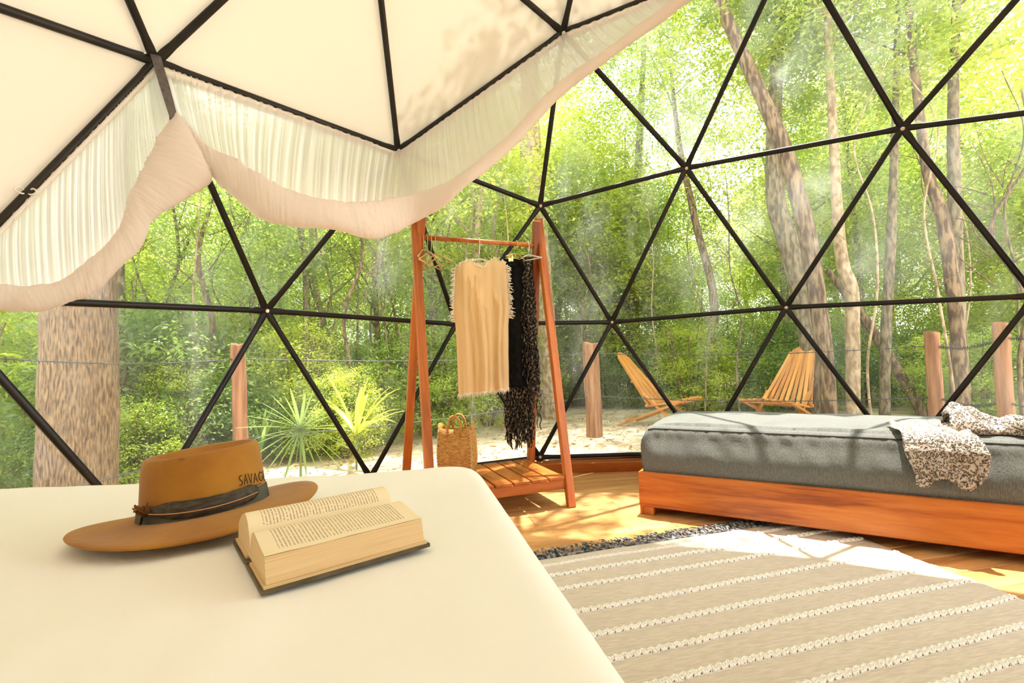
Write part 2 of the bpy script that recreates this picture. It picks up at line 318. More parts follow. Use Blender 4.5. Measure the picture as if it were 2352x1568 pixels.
for fc in faces:
    P = [NP[q] for q in fc]; c = sum(P)/3; n_ = un(c-np.array([0,0,ZC]))
    if (np.cross(P[1]-P[0], P[2]-P[0])@n_) < 0: P = [P[0], P[2], P[1]]
    if lined(fc):
        k = 6; V, ids = [], {}
        for i in range(k+1):
            for j in range(k+1-i):
                b0, b1 = i/k, j/k; b2 = 1-b0-b1; q = b0*P[0]+b1*P[1]+b2*P[2]; ids[i, j] = len(V); V.append(q+n_*(.020+.55*27*b0*b1*b2*.05+.006*nz(*(q*2.2))*min(1, 30*b0*b1*b2)))
        F = [(ids[i, j], ids[i+1, j], ids[i, j+1]) for i in range(k) for j in range(k-i)]+[(ids[i+1, j], ids[i+1, j+1], ids[i, j+1]) for i in range(k-1) for j in range(k-1-i)]
        obj('lining_panel', MB().add(V, F), 'lining', ceil)
    else: obj('pane', MB().add([q+n_*.022 for q in P], [(0,1,2)]), 'clear_film', wall, smooth=False)
# ---------------------------------------------------------------- floor boards, base ring, deck, ground
floor = obj('floor', MB().tube([(0,0,-.05),(0,0,-.022)], 2.95, 60), 'subfloor', smooth=False); floor['kind'] = 'structure'
bw = .118; x = -2.76
while x < 2.84:
    h = math.sqrt(max(0, 2.90**2-(abs(x)+bw/2)**2))
    if h > .2:
        cut = [-h]+sorted(c for c in ((R_.uniform(-.9, .9)*h) for _ in range(1)))+[h]
        for a, b in zip(cut, cut[1:]): board('plank', (x, a+.001, -.011), (x, b-.001, -.011), bw-.003, .022, 'floor_wood', floor)
    x += bw
trim = struct('trim_1'); trim['label'] = 'low wooden ring that carries the dome frame'
for i in range(15):
    a, b = node('G', i), node('G', i+1); f_ = .972
    board('beam', (a[0]*f_, a[1]*f_, .034), (b[0]*f_, b[1]*f_, .034), .12, .072, 'cedar', trim, bev=.005)
deck = struct('deck'); deck['label'] = 'wooden deck that carries the dome'; x = -3.45
while x < 3.5:
    h = math.sqrt(max(0, 3.5**2-x*x)); h0 = math.sqrt(max(0, 2.93**2-x*x))
    for a, b in (((-h, -h0), (h0, h)) if h0 else ((-h, h),)):
        if b-a > .15: board('deck_board', (x, a, -.03), (x, b, -.03), .113, .03, 'deck_wood', deck)
    x += .118
g = MB(); rows = []
for r in (3.4, 4, 4.6, 5.2, 6, 7, 8, 9.5, 11, 13, 16, 20, 26, 34, 45, 60):
    rows.append([(r*math.cos(t*math.pi/36), r*math.sin(t*math.pi/36), GZ+.06*min(1, (r-3.4)/2)*nz(r*math.cos(t*math.pi/36)*.7, r*math.sin(t*math.pi/36)*.7, 3)) for t in range(72)])
ground = obj('ground', g.grid(rows, closed_v=True), 'soil'); ground['kind'] = 'structure'; ground['label'] = 'pale sandy forest ground with dry leaves'
rim = MB(); rows = []                                                 # deck skirt board down to the ground
for r, z in ((3.5, -.045), (3.52, -.045), (3.52, GZ-.03), (3.5, GZ-.03)): rows.append([(r*math.cos(t*math.pi/36), r*math.sin(t*math.pi/36), z) for t in range(72)])
obj('deck_edge', rim.grid(rows, closed_u=True, closed_v=True), 'deck_wood', deck)
tp = MB(); rows = []
for i in range(29):
    a = math.radians(-2-2.0*i)
    rows.append([(r*math.cos(a), r*math.sin(a), z+.012*nz(a*14, r*5)) for r, z in ((2.97,.085),(3.03,.06),(3.1,.02),(3.25,.012),(3.42,.008),(3.6,-.02),(3.68,GZ+.03))])
sk = obj('tarp', tp.grid(rows), 'tarp'); tag(sk, 'grey tarpaulin apron spread on the deck along the outside of the dome', 'tarp')
# ---------------------------------------------------------------- gathered valance under the lining
def strut_pt(row_a, ia, row_b, ib, X):                                # the point of that strut whose picture column is X
    a, b = node(row_a, ia), node(row_b, ib); best = min(np.linspace(-.02, 1.02, 261), key=lambda t: abs(px_of(a+(b-a)*t)[0]-X)); return a+(b-a)*best
def on_plane(px, row_a, ia, row_b, ib, inw):                          # where a line of sight meets the upright plane under that strut
    a, b = node(row_a, ia), node(row_b, ib); t = un(np.array([b[0]-a[0], b[1]-a[1], 0])); n_ = np.array([-t[1], t[0], 0])
    if n_@a > 0: n_ = -n_                                             # inwards
    q = a+n_*inw; d = ray(*px); return CAM+d*((q-CAM)@n_/(d@n_))
S1, S2, S3, S4 = ('A',2,'B',2), ('B',2,'B',1), ('B',1,'C',0), ('C',0,'C',-1)
left = [(S1,-150,(-170,690),(-170,760)),(S1,-60,(-80,662),(-80,728)),(S1,0,(0,654),(0,713)),(S1,70,(71,656),(94,715)),(S1,140,(142,642),(160,694)),(S1,200,(198,600),(214,675)),(S1,250,(255,548),(266,625)),
        (S1,278,(281,505),(325,566)),(S1,300,(291,458),(352,505)),(S1,318,(312,415),(400,474)),(S1,333,(335,368),(482,420)),(S1,343,(360,322),(478,372)),(S1,350,(384,285),(440,305)),(S1,356,(399,264),(412,264))]
right = [(S2,362,(399,264),(414,266)),(S2,410,(440,296),(452,352)),(S2,455,(478,338),(494,412)),(S2,520,(531,360),(536,452)),(S2,600,(590,396),(600,503)),(S2,680,(661,434),(661,519)),(S2,770,(757,459),(757,526)),(S2,850,(826,465),(850,548)),(S2,908,(891,455),(905,535)),
         (S3,955,(950,445),(955,510)),(S3,1000,(1005,427),(1020,474)),(S3,1045,(1060,398),(1075,424)),(S3,1090,(1109,360),(1124,387)),(S3,1145,(1171,306),(1187,331)),(S3,1205,(1236,234),(1258,252)),(S3,1258,(1300,176),(1316,199)),
         (S4,1300,(1351,142),(1366,161)),(S4,1375,(1427,88),(1439,106)),(S4,1470,(1504,31),(1518,52)),(S4,1560,(1575,-25),(1590,-3)),(S4,1690,(1720,-120),(1735,-92)),(S4,1812,(1835,-190),(1850,-165))]
val = thing('valance_curtain', node('B', 2), 'gathered sheer white valance hanging in a rolled swag below the cream lining', 'curtain')
for arm in (left, right):
    T, U, Lw = [], [], []
    for i, (S, X, u, l) in enumerate(arm):
        inw = np.interp(X, [380, 620, 800, 1050, 1250, 1400], [.045,.22,.34,.34,.16,.10]) if arm is right else .045; T.append(strut_pt(*S, X)-np.array([0,0,.012])); U.append(on_plane(u, *S, inw)); Lw.append(on_plane(l, *S, inw))
    k = 10; Ts, Us, Ls = spline(T, k), spline(U, k), spline(Lw, k); n = len(Ts)
    fine = 5; rows = []; m = 9                                        # the gathered cloth
    for i in range((n-1)*fine+1):
        q = i/fine; a = min(int(q), n-2); t = q-a
        A_, B_ = Ts[a]*(1-t)+Ts[a+1]*t, (Us[a]*(1-t)+Us[a+1]*t)*.8+(Ls[a]*(1-t)+Ls[a+1]*t)*.2
        inn = un(np.array([-A_[0], -A_[1], 0])); r = []
        for j in range(m):
            v = j/(m-1); s_ = q*1.05; w = .5*math.sin(q*2.1+2*nz(q*.35, 1.7))+.9*nz(q*.9, v*.5, 4)+.45*nz(q*2.3, v*.4, 9)
            amp = .009*(.35+.65*math.sin(math.pi*min(1, .15+v*.8))); sag = .05*math.sin(math.pi*v)
            r.append(A_*(1-v)+B_*v-np.array([0,0,1])*0.0+inn*(amp*w-sag*.3+.008))
        rows.append(r)
    obj('gathered_cloth', MB().grid(rows), 'sheer', val)
    rows = []; q = 18                                                # the rolled-up lower edge
    for i in range((n-1)*2+1):
        a = min(i//2, n-2); t = i/2-a; u = Us[a]*(1-t)+Us[a+1]*t; l = Ls[a]*(1-t)+Ls[a+1]*t; c = (u+l)/2; e = (u-l)/2; he = np.linalg.norm(e)
        inn = un(np.array([CAM[0]-c[0], CAM[1]-c[1], 0])); de = min(.05, .25*he+.022)
        row = []
        for j in range(q):
            an = 2*math.pi*j/q; sp_ = 4*an/(2*math.pi)+i*.03
            wr = 1+.10*nz(i*.10+j*.22, sp_*.5, 2)+.07*nz(i*.20-j*.5, j*.6, 5)+.045*nz(i*.85+j*.12, j*.22, 8)+.03*nz(i*1.7, j*.3, 14)
            row.append(c+e*math.cos(an)*wr+inn*de*math.sin(an)*wr)
        rows.append(row)
    mb = MB().grid(rows, closed_v=True); k_ = len(rows); mb.f.append(tuple(range(q))[::-1]); mb.f.append(tuple((k_-1)*q+j for j in range(q))); obj('rolled_hem', mb, 'rolled_sheer', val)
for S in (S1, S2, S3, S4):                                           # tape that holds the cloth to the strut
    a, b = node(S[0], S[1]), node(S[2], S[3]); inn = un(np.array([-(a+b)[0], -(a+b)[1], 0])); rows = []
    for i in range(25):
        p = lerp(a, b, .02+.96*i/24); rows.append([p+inn*(-.006)-np.array([0,0,.013]), p+inn*.014-np.array([0,0,.02]), p+inn*.012-np.array([0,0,.05+.004*nz(i*.8)]), p-inn*.010-np.array([0,0,.05])])
    obj('tape', MB().grid(rows, closed_v=True), 'tape', val)
tip = on_plane((398,272), *S1, .045); b2 = node('B', 2); inn = un(np.array([CAM[0]-b2[0], CAM[1]-b2[1], 0])); sd_ = np.cross(inn, [0,0,1]); rows = []
for p, w in ((b2+np.array([0,0,.02])+inn*.02, .018), (b2+inn*.045+np.array([0,0,-.0]), .018), (lerp(b2, tip, .5)+inn*.035, .018), (tip+inn*.02, .015), (tip-np.array([0,0,.03])+inn*.005, .012)):
    rows.append([p-sd_*w-inn*.002, p+sd_*w-inn*.002, p+sd_*w+inn*.002, p-sd_*w+inn*.002])
obj('strap', MB().grid(rows, closed_v=True), 'webbing', val, smooth=False)
kp = strut_pt(*S1, 62)+np.array([0,0,.004]); kt = MB()
for s in (-1, 1): kt.tube(spline([kp, kp+inn*.02+sd_*.018*s+np.array([0,0,.014]), kp+inn*.025+sd_*.03*s, kp+inn*.02+sd_*.012*s-np.array([0,0,.01]), kp], 5), .003, 6)
obj('tie_bow', kt, 'tape', val)
# ---------------------------------------------------------------- bed with white cover
bed = thing('bed', (-.3, 1.5, 0), 'large bed under a smooth white cover, hat and open book on it', 'bed')
BO = np.array([(-1.35, .705), (.71, .745), (.885, 2.45), (-1.35, 2.45)]); BT = .55
def outline(inset, n=260, rc=.10):
    C_ = BO.mean(0); P = []; pts = []
    ang = []
    for i in range(4):                                               # rounded corners
        p0, p1, p2 = BO[i-1], BO[i], BO[(i+1) % 4]; d0, d1 = un(p0-p1), un(p2-p1)
        for t in np.linspace(0, 1, 15): pts.append((p1+d0*rc)*(1-t)**2+2*t*(1-t)*p1+(p1+d1*rc)*t*t)
    pts = np.array(pts); seg = np.linalg.norm(np.roll(pts, -1, 0)-pts, axis=1); cum = np.r_[0, np.cumsum(seg)]; cl = np.vstack([pts, pts[:1]])
    s = np.linspace(0, cum[-1], n+1)[:-1]; P = np.c_[np.interp(s, cum, cl[:,0]), np.interp(s, cum, cl[:,1])]
    tn = np.roll(P, -1, 0)-np.roll(P, 1, 0); tn /= np.linalg.norm(tn, axis=1)[:,None]; nrm = np.c_[-tn[:,1], tn[:,0]]
    return P+nrm*inset
rows = []; rb = .055
def bedz(x, y): return -.006+.006*nz(x*2.1, y*2.1, 1)+.0035*nz(x*5+nz(x*2, y*2)*2, y*3, 4)+.0022*nz(x*4, y*16, 7)+.003*(1-abs(nz(x*2.3+y*1.5, y*1.2-x*.6, 12))*2.2)**3*(1 if abs(nz(x*2.3+y*1.5, y*1.2-x*.6, 12)) < .45 else 0)
for d, z in ((.004,.02),(0,.10),(.004,.2),(-.004,.32),(0,.44),(0,BT-rb)): rows.append([(p[0], p[1], z) for k, p in enumerate(outline(d+(.006 if z < .4 else 0)*math.sin(0)))])
for k in range(1, 8):
    a = k/7*math.pi/2; rows.append([(p[0], p[1], BT-rb+rb*math.sin(a)+bedz(*p)*math.sin(a)) for p in outline(rb*(1-math.cos(a)))])
base = outline(rb); cc = base.mean(0)
for t in np.linspace(.04, .985, 40): rows.append([(q[0], q[1], BT+bedz(*q)) for q in (base*(1-t)+cc*t)])
mb = MB().grid(rows, closed_v=True); n = len(rows[0]); o = (len(rows)-1)*n; mb.f.append(tuple(o+j for j in range(n))); obj('bed_cover', mb, 'bed_linen', bed)
obj('mattress', MB().box((-.3, 1.58, .40), (1.9, 1.55, .22), 0), 'white_foam', bed, smooth=False)
obj('bed_base', MB().box((-.3, 1.58, .145), (1.9, 1.55, .285), 0), 'cedar', bed, smooth=False)
# ---------------------------------------------------------------- daybed
DO = np.array([1.765, -.222, 0]); DD = np.array([-.673, -.740, 0]); DN = np.array([.740, -.673, 0]); DL, DW = 1.92, .86
def D3(t, n, z): return DO+DD*t+DN*n+np.array([0,0,z])
day = thing('daybed', D3(DL/2, DW/2, 0), 'low wooden daybed with a thick grey woven mattress', 'daybed')
ft, fb = .220, .042; hz = (ft+fb)/2
for nm, a, b in (('front_rail', D3(0,.011,hz), D3(DL,.011,hz)), ('back_rail', D3(0,DW-.011,hz), D3(DL,DW-.011,hz)), ('end_rail', D3(.011,.022,hz), D3(.011,DW-.022,hz)), ('end_rail', D3(DL-.011,.022,hz), D3(DL-.011,DW-.022,hz))):
    board(nm, a, b, .022, ft-fb, 'cedar', day, bev=.004)
for t in (.035, DL-.035):
    for n_ in (.045, DW-.045): board('leg', D3(t, n_, 0), D3(t, n_, .06), .07, .07, 'cedar', day, up=tuple(DN))
obj('platform', MB().box(D3(DL/2, DW/2, .195), (DL-.05, DW-.05, .02), math.atan2(DD[1], DD[0])), 'cedar', day, smooth=False)
mz0, mz1 = .206, .452; e0 = .022; rr = .045
def mat_pt(t, n_, z, f):                                              # soft bulging sides, tufted top
    s = min(t-e0, DL-e0-t); 
    return D3(t, n_, z)
prof = []
for k in range(7): prof.append((e0+.004*(1-math.sin(k/6*math.pi)), mz0+(mz1-.055-mz0)*k/6, 'f'))
for k in range(1, 7): a = k/6*math.pi/2; prof.append((e0+.055*(.4*(1-math.cos(a))+.6*a/(math.pi/2)), mz1-.055+.055*math.sin(a), 'f'))
for k in range(1, 22): prof.append((e0+.055+(DW-2*e0-.11)*k/22, mz1, 't'))
for k in range(0, 7): a = k/6*math.pi/2; prof.append((DW-e0-.055*(1-math.sin(a)), mz1-.055+.055*math.cos(a), 'b'))
for k in range(1, 4): prof.append((DW-e0, mz1-.055-(mz1-.055-mz0)*k/3, 'b'))
rows = []; NT = 150
tuft = [(.22+.37*i, .23+.4*j) for i in range(5) for j in range(2)]
for i in range(NT+1):
    t = e0+(DL-2*e0)*i/NT; de = min(t-e0, DL-e0-t); er = max(0, 1-de/.05); sq = math.sqrt(max(0, 1-er*er)); row = []
    for n_, z, w in prof:
        nn, zz = n_, z
        k = (z-mz0)/(mz1-mz0); nn = DW/2+(nn-DW/2)*(1-.012*er*er)
        if w == 't':
            zz += .020*math.sin(math.pi*(n_-e0)/(DW-2*e0))**.6*min(1, de*6)-sum(.020*math.exp(-((t-a)**2+(n_-b)**2)/.0035) for a, b in tuft)+.007*nz(t*5, n_*5, 2)
        if w == 'f':
            nn += (np.interp(k, [0,.2,.42,.78,1], [0,-.020,-.020,.024,.026])+.004*nz(t*3, 1)+.020*math.sin(math.pi*min(1, k*1.05))*k*nz(t*19+5*k, k*1.2, 5)*(1.0 if t < 1.2 else .6)+.008*k*nz(t*40, k*2, 9))*(1-er)
        if er > 0 and k > .6: zz -= .05*(1-sq)*(k-.6)/.4
        tt = t+(.010*math.sin(math.pi*k)*(-1 if t < DL/2 else 1))*er
        row.append(D3(tt, nn, zz))
    rows.append(row)
mb = MB().grid(rows); n = len(prof)
for k in (0, NT): mb.f.append(tuple(k*n+j for j in range(n)))
mat_o = obj('mattress', mb, 'grey_weave', day)
js = 9                                                               # piping follows the mattress edge
obj('piping', MB().tube([np.array(rows[i][js])+(-DN)*.001 for i in range(2, NT-1, 2)], .0035, 6), 'piping', mat_o)
# ---------------------------------------------------------------- scarf on the daybed
sc_ = thing('scarf', D3(1.2, .08, .46), 'crumpled leopard print scarf hanging over the front edge of the grey daybed', 'scarf')
def top_z(n_): return mz1+.020*math.sin(math.pi*min(1, max(0.01, (n_-e0)/(DW-2*e0))))**.6+.006
rows = []
for i in range(41):
    a = i/40; row = []
    for j in range(46):
        b = j/45
        back = .30-.16*abs(a-.62)**1.2; hang = .135-.03*abs(a-.45)+.025*math.sin(a*9+1)
        tot = back+.06+hang; s = b*tot; 
        fold = .014*nz(a*4.2, b*3, 3)+.010*math.sin(a*13+b*3+2*nz(a*3, b*2))
        tl, tr_ = 1.075+.075*max(0, b-.4), 1.345-.03*b*b+.02*math.sin(b*9)
        t = tl+(tr_-tl)*a+.010*nz(b*5, a*3, 6)
        if s < back: n_ = .05+back-s; z = top_z(n_)+.004+abs(fold)*1.1
        elif s < back+.06: q = (s-back)/.06*math.pi/2; n_ = .05-.055*math.sin(q)-.012; z = top_z(.05)-.055*(1-math.cos(q))+.008+abs(fold)*(1-q/1.6)*.8; n_ -= abs(fold)*q/1.57
        else: n_ = -.020-abs(fold)*1.2-.01; z = top_z(.05)-.047-(s-back-.06)
        row.append(D3(t, n_, z))
    rows.append(row)
o = obj('hanging_end', MB().grid(rows), 'leopard', sc_); md = o.modifiers.new('thickness', 'SOLIDIFY'); md.thickness = .0025
rows = []
for i in range(50):                                                  # the bunched end lying on the mattress
    q = i/49; t = 1.27+.46*q; n0 = .20-.13*q+.02*math.sin(q*7); h = (.062*(1-q)**.55+.014)*(1+.3*math.sin(q*15)); w = .085*(1-.55*q)+.02*math.sin(q*11); row = []
    for j in range(24):
        b = -1+2*j/23; fo = .35*nz(b*3.5, q*6, 2)+.25*nz(b*7, q*9, 5)
        row.append(D3(t+.012*nz(b*3, q*5), n0+w*b, top_z(n0+w*b)-.003+max(0, h*(1-b*b)**.7*(1+fo*1.3))))
    rows.append(row)
o = obj('bunched_end', MB().grid(rows), 'leopard', sc_); md = o.modifiers.new('thickness', 'SOLIDIFY'); md.thickness = .0025; md.offset = 1
# ---------------------------------------------------------------- rug
rug = thing('rug', (.7, 0, 0), 'beige flat-woven rug with raised white wool bands and dark fringe', 'rug')
VR = un(np.array([-.07, 1, 0])); UR = np.array([VR[1], -VR[0], 0])
def rp3(x0, y, z): return np.array([x0, 0, z])+VR*y
def rz_(x0, y): return .007+.0018*nz(x0*4, y*4)
rows = [[rp3(x0, y, rz_(x0, y)) for y in np.linspace(-.955+.006*nz(x0*7), .66, 60)] for x0 in np.linspace(-.55, 1.375, 70)]
o = obj('weave', MB().grid(rows), 'rug_weave', rug); md = o.modifiers.new('thickness', 'SOLIDIFY'); md.thickness = .005; md.offset = -1
for x0 in (1.30, 1.208, 1.098, .944, .805, .695, .572, .457, .357, .24, .12, 0, -.13, -.27, -.42):
    mb = MB()
    for s in (0, 1):
        pts = []; thin = 1.30 == x0
        for i in range(640):
            y = -.945+1.59*i/639; w = .008*nz(y*3.1, x0*9)+.004*nz(y*9, x0*5)
            pts.append(rp3(x0+w+(.0055 if s else -.0055)+.0025*math.sin(i*1.9+s*2), y, rz_(x0, y)+.005+.003*math.sin(i*1.9+s*2)))
        mb.tube(pts, [(.0030 if thin else .0060)*(1+.35*math.sin(i*1.9+s)) for i in range(640)], 5)
    obj('wool_band', mb, 'rug_wool', rug)
fr_ = MB()
for i in range(330):
    y = -.95+1.60*i/329; a = R_.uniform(-.5, .5); l = R_.uniform(.05, .10); p = rp3(1.372, y, .008); q = []
    for k in range(5): q.append(p+UR*l*k/4+VR*(l*math.sin(a)*k/4+.004*R_.uniform(-1, 1))+np.array([0,0,.004+.012*math.sin(k/4*math.pi)*R_.random()]))
    fr_.tube(q, [.0028,.0034,.003,.0026,.0016], 4)
for i in range(150): fr_.tube([rp3(1.362, -.945+1.59*i/149, .011), rp3(1.376, -.945+1.59*i/149+.004, .012)], [.0055,.004], 5)
fr_o = obj('fringe', fr_, 'rug_fringe', rug, kind='stuff')
# ---------------------------------------------------------------- hat
HC = Vector((.374, 1.269, .5680)); hh = -1.0697; hx, hy = .0407, -.069
u = Vector((math.cos(hh), math.sin(hh), hx)).normalized(); v = Vector((-math.sin(hh), math.cos(hh), hy)).normalized(); w = u.cross(v).normalized(); v = w.cross(u)
HM = Matrix(((u.x,v.x,w.x,HC.x),(u.y,v.y,w.y,HC.y),(u.z,v.z,w.z,HC.z),(0,0,0,1)))
hat = bpy.data.objects.new('hat', None); place(hat, None, HM); tag(hat, 'ochre felt wide-brimmed hat with dark ribbon and feather lying on the white bed', 'hat')
def rings(R3, n=72):                                                 # R3: list of (a, b, z or f(angle))
    return [[(a*math.cos(2*math.pi*j/n), b*math.sin(2*math.pi*j/n), z(2*math.pi*j/n) if callable(z) else z) for j in range(n)] for a, b, z in R3]
bz = lambda k: (lambda t: k*(.010*math.cos(2*t)-.004)+.001*math.sin(3*t))
br = rings([(.094,.079,.004),(.112,.094,.003),(.13,.112,bz(.15)),(.15,.132,bz(.5)),(.168,.149,bz(.85)),(.180,.160,bz(1)),(.1812,.1612,lambda t: bz(1)(t)-.0015),(.180,.160,lambda t: bz(1)(t)-.0035),(.16,.14,lambda t: bz(.7)(t)-.0035),(.13,.112,lambda t: bz(.15)(t)-.0035),(.108,.090,-.001),(.092,.076,.0)])
obj('brim', MB().grid(br, closed_v=True), 'felt', hat, mw=HM)
CRN = [(.0955,.0800,.001),(.0940,.0785,.010),(.0915,.0760,.040),(.0890,.0735,.075),(.0870,.0715,.092),(.0845,.0690,.100),(.0810,.0655,.1035),(.0765,.0610,.1020),(.0715,.0560,.0945),(.058,.044,.0905),(.03,.022,.0895),(.004,.003,.0895)]
tilt = lambda z0: (lambda t: z0+.0035*math.cos(t-.3)*max(0, (z0-.03)/.07))
cr_ = obj('crown', MB().grid(rings([(a, b, tilt(z)) for a, b, z in CRN]), closed_v=True), 'felt', hat, mw=HM)
rows = rings([(.0970,.0815,.0015),(.0980,.0825,.004),(.0950,.0795,.026),(.0940,.0785,.0275),(.0925,.077,.026)]); obj('ribbon', MB().grid(rows, closed_v=True), 'ribbon', hat, mw=HM)
def crown_p(ang, z, off=.0):
    a, b = .1127-.0995*z*1.0, 0; a = np.interp(z, [q[2] for q in CRN[:7]], [q[0] for q in CRN[:7]])+off; b = np.interp(z, [q[2] for q in CRN[:7]], [q[1] for q in CRN[:7]])+off
    return np.array([a*math.cos(ang), b*math.sin(ang), z])
def hat_ang(px, py):                                                  # the crown angle seen at a picture point
    best = None
    for a in np.linspace(-math.pi, math.pi, 721):
        for z in np.linspace(.0, .1, 41):
            p = HM @ Vector(crown_p(a, z)); n_ = (HM.to_3x3() @ Vector((math.cos(a)/.11, math.sin(a)/.09, 0)))
            if (Vector(CAM)-p).dot(n_) < 0: continue
            X, Y = px_of(p); e = (X-px)**2+(Y-py)**2
            if best is None or e < best[0]: best = (e, a, z)
    return best[1:]
fa, fz = hat_ang(345, 1160); fb_, fz2 = hat_ang(588, 1143)
rows = []                                                            # feather tucked behind the ribbon
for i in range(31):
    t = i/30; a = fa+(fb_-fa)*t; z = .026-.006*math.sin(t*math.pi)-.002*t; hw = .0135*min(1, .25+t*3)*(1 if t < .93 else (1.0-(t-.93)*6)); 
    rows.append([crown_p(a, z+hw+.002*nz(t*14, 1), .0045), crown_p(a, z+hw*.3, .0068), crown_p(a, z-hw*.4, .0072), crown_p(a, z-hw, .0055)])
fe = obj('feather', MB().grid(rows), 'feather', hat, mw=HM); md = fe.modifiers.new('thickness', 'SOLIDIFY'); md.thickness = .0015
obj('shaft', MB().tube([crown_p(fa+(fb_-fa)*t, .0215-.006*math.sin(t*math.pi), .0085) for t in np.linspace(0, .97, 20)], [.0009]*20, 5), 'quill', fe, mw=HM)
tw = MB()
for i in range(16):
    a0 = fa+R_.uniform(-.10, .08); tw.tube([crown_p(a0+.05*R_.uniform(-1, 1)*k-.06*k*R_.random(), .024+.008*R_.uniform(-1, 1)+.004*k, .006+.004*k) for k in range(3)], [.002,.0016,.0008], 5)
obj('feather_tuft', tw, 'felt_burn', hat, mw=HM)
ma, mz_ = hat_ang(332, 1190); obj('match_stick', MB().tube([crown_p(ma-.03, .001, .004), crown_p(ma+.05, .030, .004)], .0014, 5), 'ink', hat, mw=HM)
ba, bz_ = hat_ang(418, 1050); obj('burn_mark', MB().grid([[crown_p(ba+.045*math.cos(t)*r, min(.0985, bz_-.002+.004*math.sin(t)*r), .0012) for t in np.linspace(0, 2*math.pi, 13)[:-1]] for r in (1, .6, .02)], closed_v=True), 'felt_burn', hat, mw=HM)
GL = {'S': [[(1,.9),(.5,1),(.1,.8),(.3,.58),(.75,.42),(.85,.15),(.4,0),(0,.12)]], 'A': [[(0,0),(.5,1),(1,0)], [(.2,.4),(.85,.4)]], 'V': [[(0,1),(.45,0),(1,1)]], 'G': [[(.95,.85),(.5,1),(.1,.6),(.2,.15),(.6,0),(.95,.2),(.95,.45),(.6,.45)]], 'E': [[(.9,1),(.1,1),(.05,0),(.9,0)], [(.05,.5),(.7,.5)]]}
cols = [hat_ang(549+11*k, 1113-2.6*k) for k in range(6)]; LA, LZ = [c[0] for c in cols], [c[1] for c in cols]; tx = MB()
def letter_p(q, dz): k = min(int(q), 4); t = q-k; return crown_p(LA[k]+(LA[k+1]-LA[k])*t, LZ[k]+(LZ[k+1]-LZ[k])*t+dz, .0012)
for i, ch in enumerate('SAVAGE'):
    for st in GL[ch]: tx.tube([letter_p(min(5.6, i+.74*x_), .0165*(y_-.12)+.0007*nz(x_*5+i, y_*3)) for x_, y_ in st], .00062, 5)
tx.tube([letter_p(1.2+.32*k, -.0065+.0007*(k % 2)) for k in range(11)], .0005, 5)
obj('handwriting', tx, 'ink', hat, mw=HM)
ar, sc2 = None, MB()                                                  # scrawl on the brim
iv = HM.inverted()
def brim_p(px, py):
    d = Vector(ray(px, py)); o_ = iv @ Vector(CAM); d = iv.to_3x3() @ d; t = (.004-o_.z)/d.z; p = o_+d*t
    k = math.hypot(p.x/.18, p.y/.16); t_ = math.atan2(p.y/.16, p.x/.18); return np.array([p.x, p.y, np.interp(k, [.62,.72,.83,.93,1], [bz(q)(t_) for q in (0,.15,.5,.85,1)])+.0008])
for st in ([(561,1184),(560,1180),(570,1178),(580,1180),(594,1178)], [(600,1172),(612,1170),(604,1174),(622,1176),(615,1171)], [(632,1168),(642,1166),(656,1164)]): sc2.tube([brim_p(*q) for q in st], .0009, 5)
obj('scrawl', sc2, 'ink', hat, mw=HM)
# ---------------------------------------------------------------- open book
BF = np.array([.044, 1.087, 0]); be = un(np.array([.095, -.193, 0])); bf = np.array([-be[1], be[0], 0])
if bf[0] < 0: bf = -bf
BLn = .213; BZ = .5555
def bp(w_, l_, z): return BF+bf*w_+be*l_+np.array([0,0,BZ+z])
book = thing('book', bp(.1, .1, 0), 'thick open hardback book with printed yellowed pages lying on the white bed', 'book')
def sheet(ws, l0, l1, uvw=None): return [[bp(w_, l_, z) for w_, z in ws] for l_ in np.linspace(l0, l1, 2)]
near = spline([(.012,.0335),(.035,.0365),(.06,.0405),(.078,.0425),(.090,.040),(.098,.032),(.104,.019),(.1055,.010)], 5)
far = spline([(.1055,.010),(.108,.022),(.116,.038),(.129,.049),(.147,.0525),(.168,.046),(.186,.036),(.198,.028)], 5)
def page(ws, flip):
    me = MB().grid([[bp(w_, l_, z+.0008*nz(l_*20, w_*20)) for w_, z in ws] for l_ in np.linspace(.006, BLn-.006, 9)]); m_ = me.mesh('page')
    uv = m_.uv_layers.new(name='UVMap'); nv = len(ws); ar_ = np.array([q[0] for q in ws]); a0, a1 = ar_.min(), ar_.max()
    for lp in m_.loops:
        r_, c_ = divmod(lp.vertex_index, nv); uu = (ws[c_][0]-a0)/(a1-a0); uv.data[lp.index].uv = (uu, r_/8)
    return m_
def block(ws, outer):                                                # page block: body under the top page
    mb = MB(); rows = [[bp(w_, l_, z-.0006) for w_, z in ws]+[bp(w_, l_, .0035) for w_, z in ws[::-1]] for l_ in (.006, BLn-.006)]
    mb.grid(rows, closed_v=True); n = len(rows[0]); k = len(ws)
    for r_ in (0, 1):
        for i in range(k-1): mb.f.append((r_*n+i, r_*n+i+1, r_*n+n-2-i, r_*n+n-1-i))
    return mb
near_b = [(.005,.004)]+list(near)+[]; far_b = list(far)+[(.203,.004)]
for nm, ws, wb in (('near', near, near_b), ('far', far, far_b)):
    b_ = obj('page_block', block(wb, None), 'page_edge', book, smooth=False); o = obj('printed_page', page([tuple(q) for q in ws], nm == 'far'), 'printed_page', b_)
def slab(w0, w1, z0, z1, l0=0, l1=BLn, bend=0): 
    mb = MB(); rows = []
    for l_ in (l0, l1): rows.append([bp(w0, l_, z0+bend), bp(w1, l_, z0), bp(w1, l_, z1), bp(w0, l_, z1+bend)])
    mb.grid(rows, closed_v=True); mb.f += [(0,1,2,3), (7,6,5,4)]; return mb
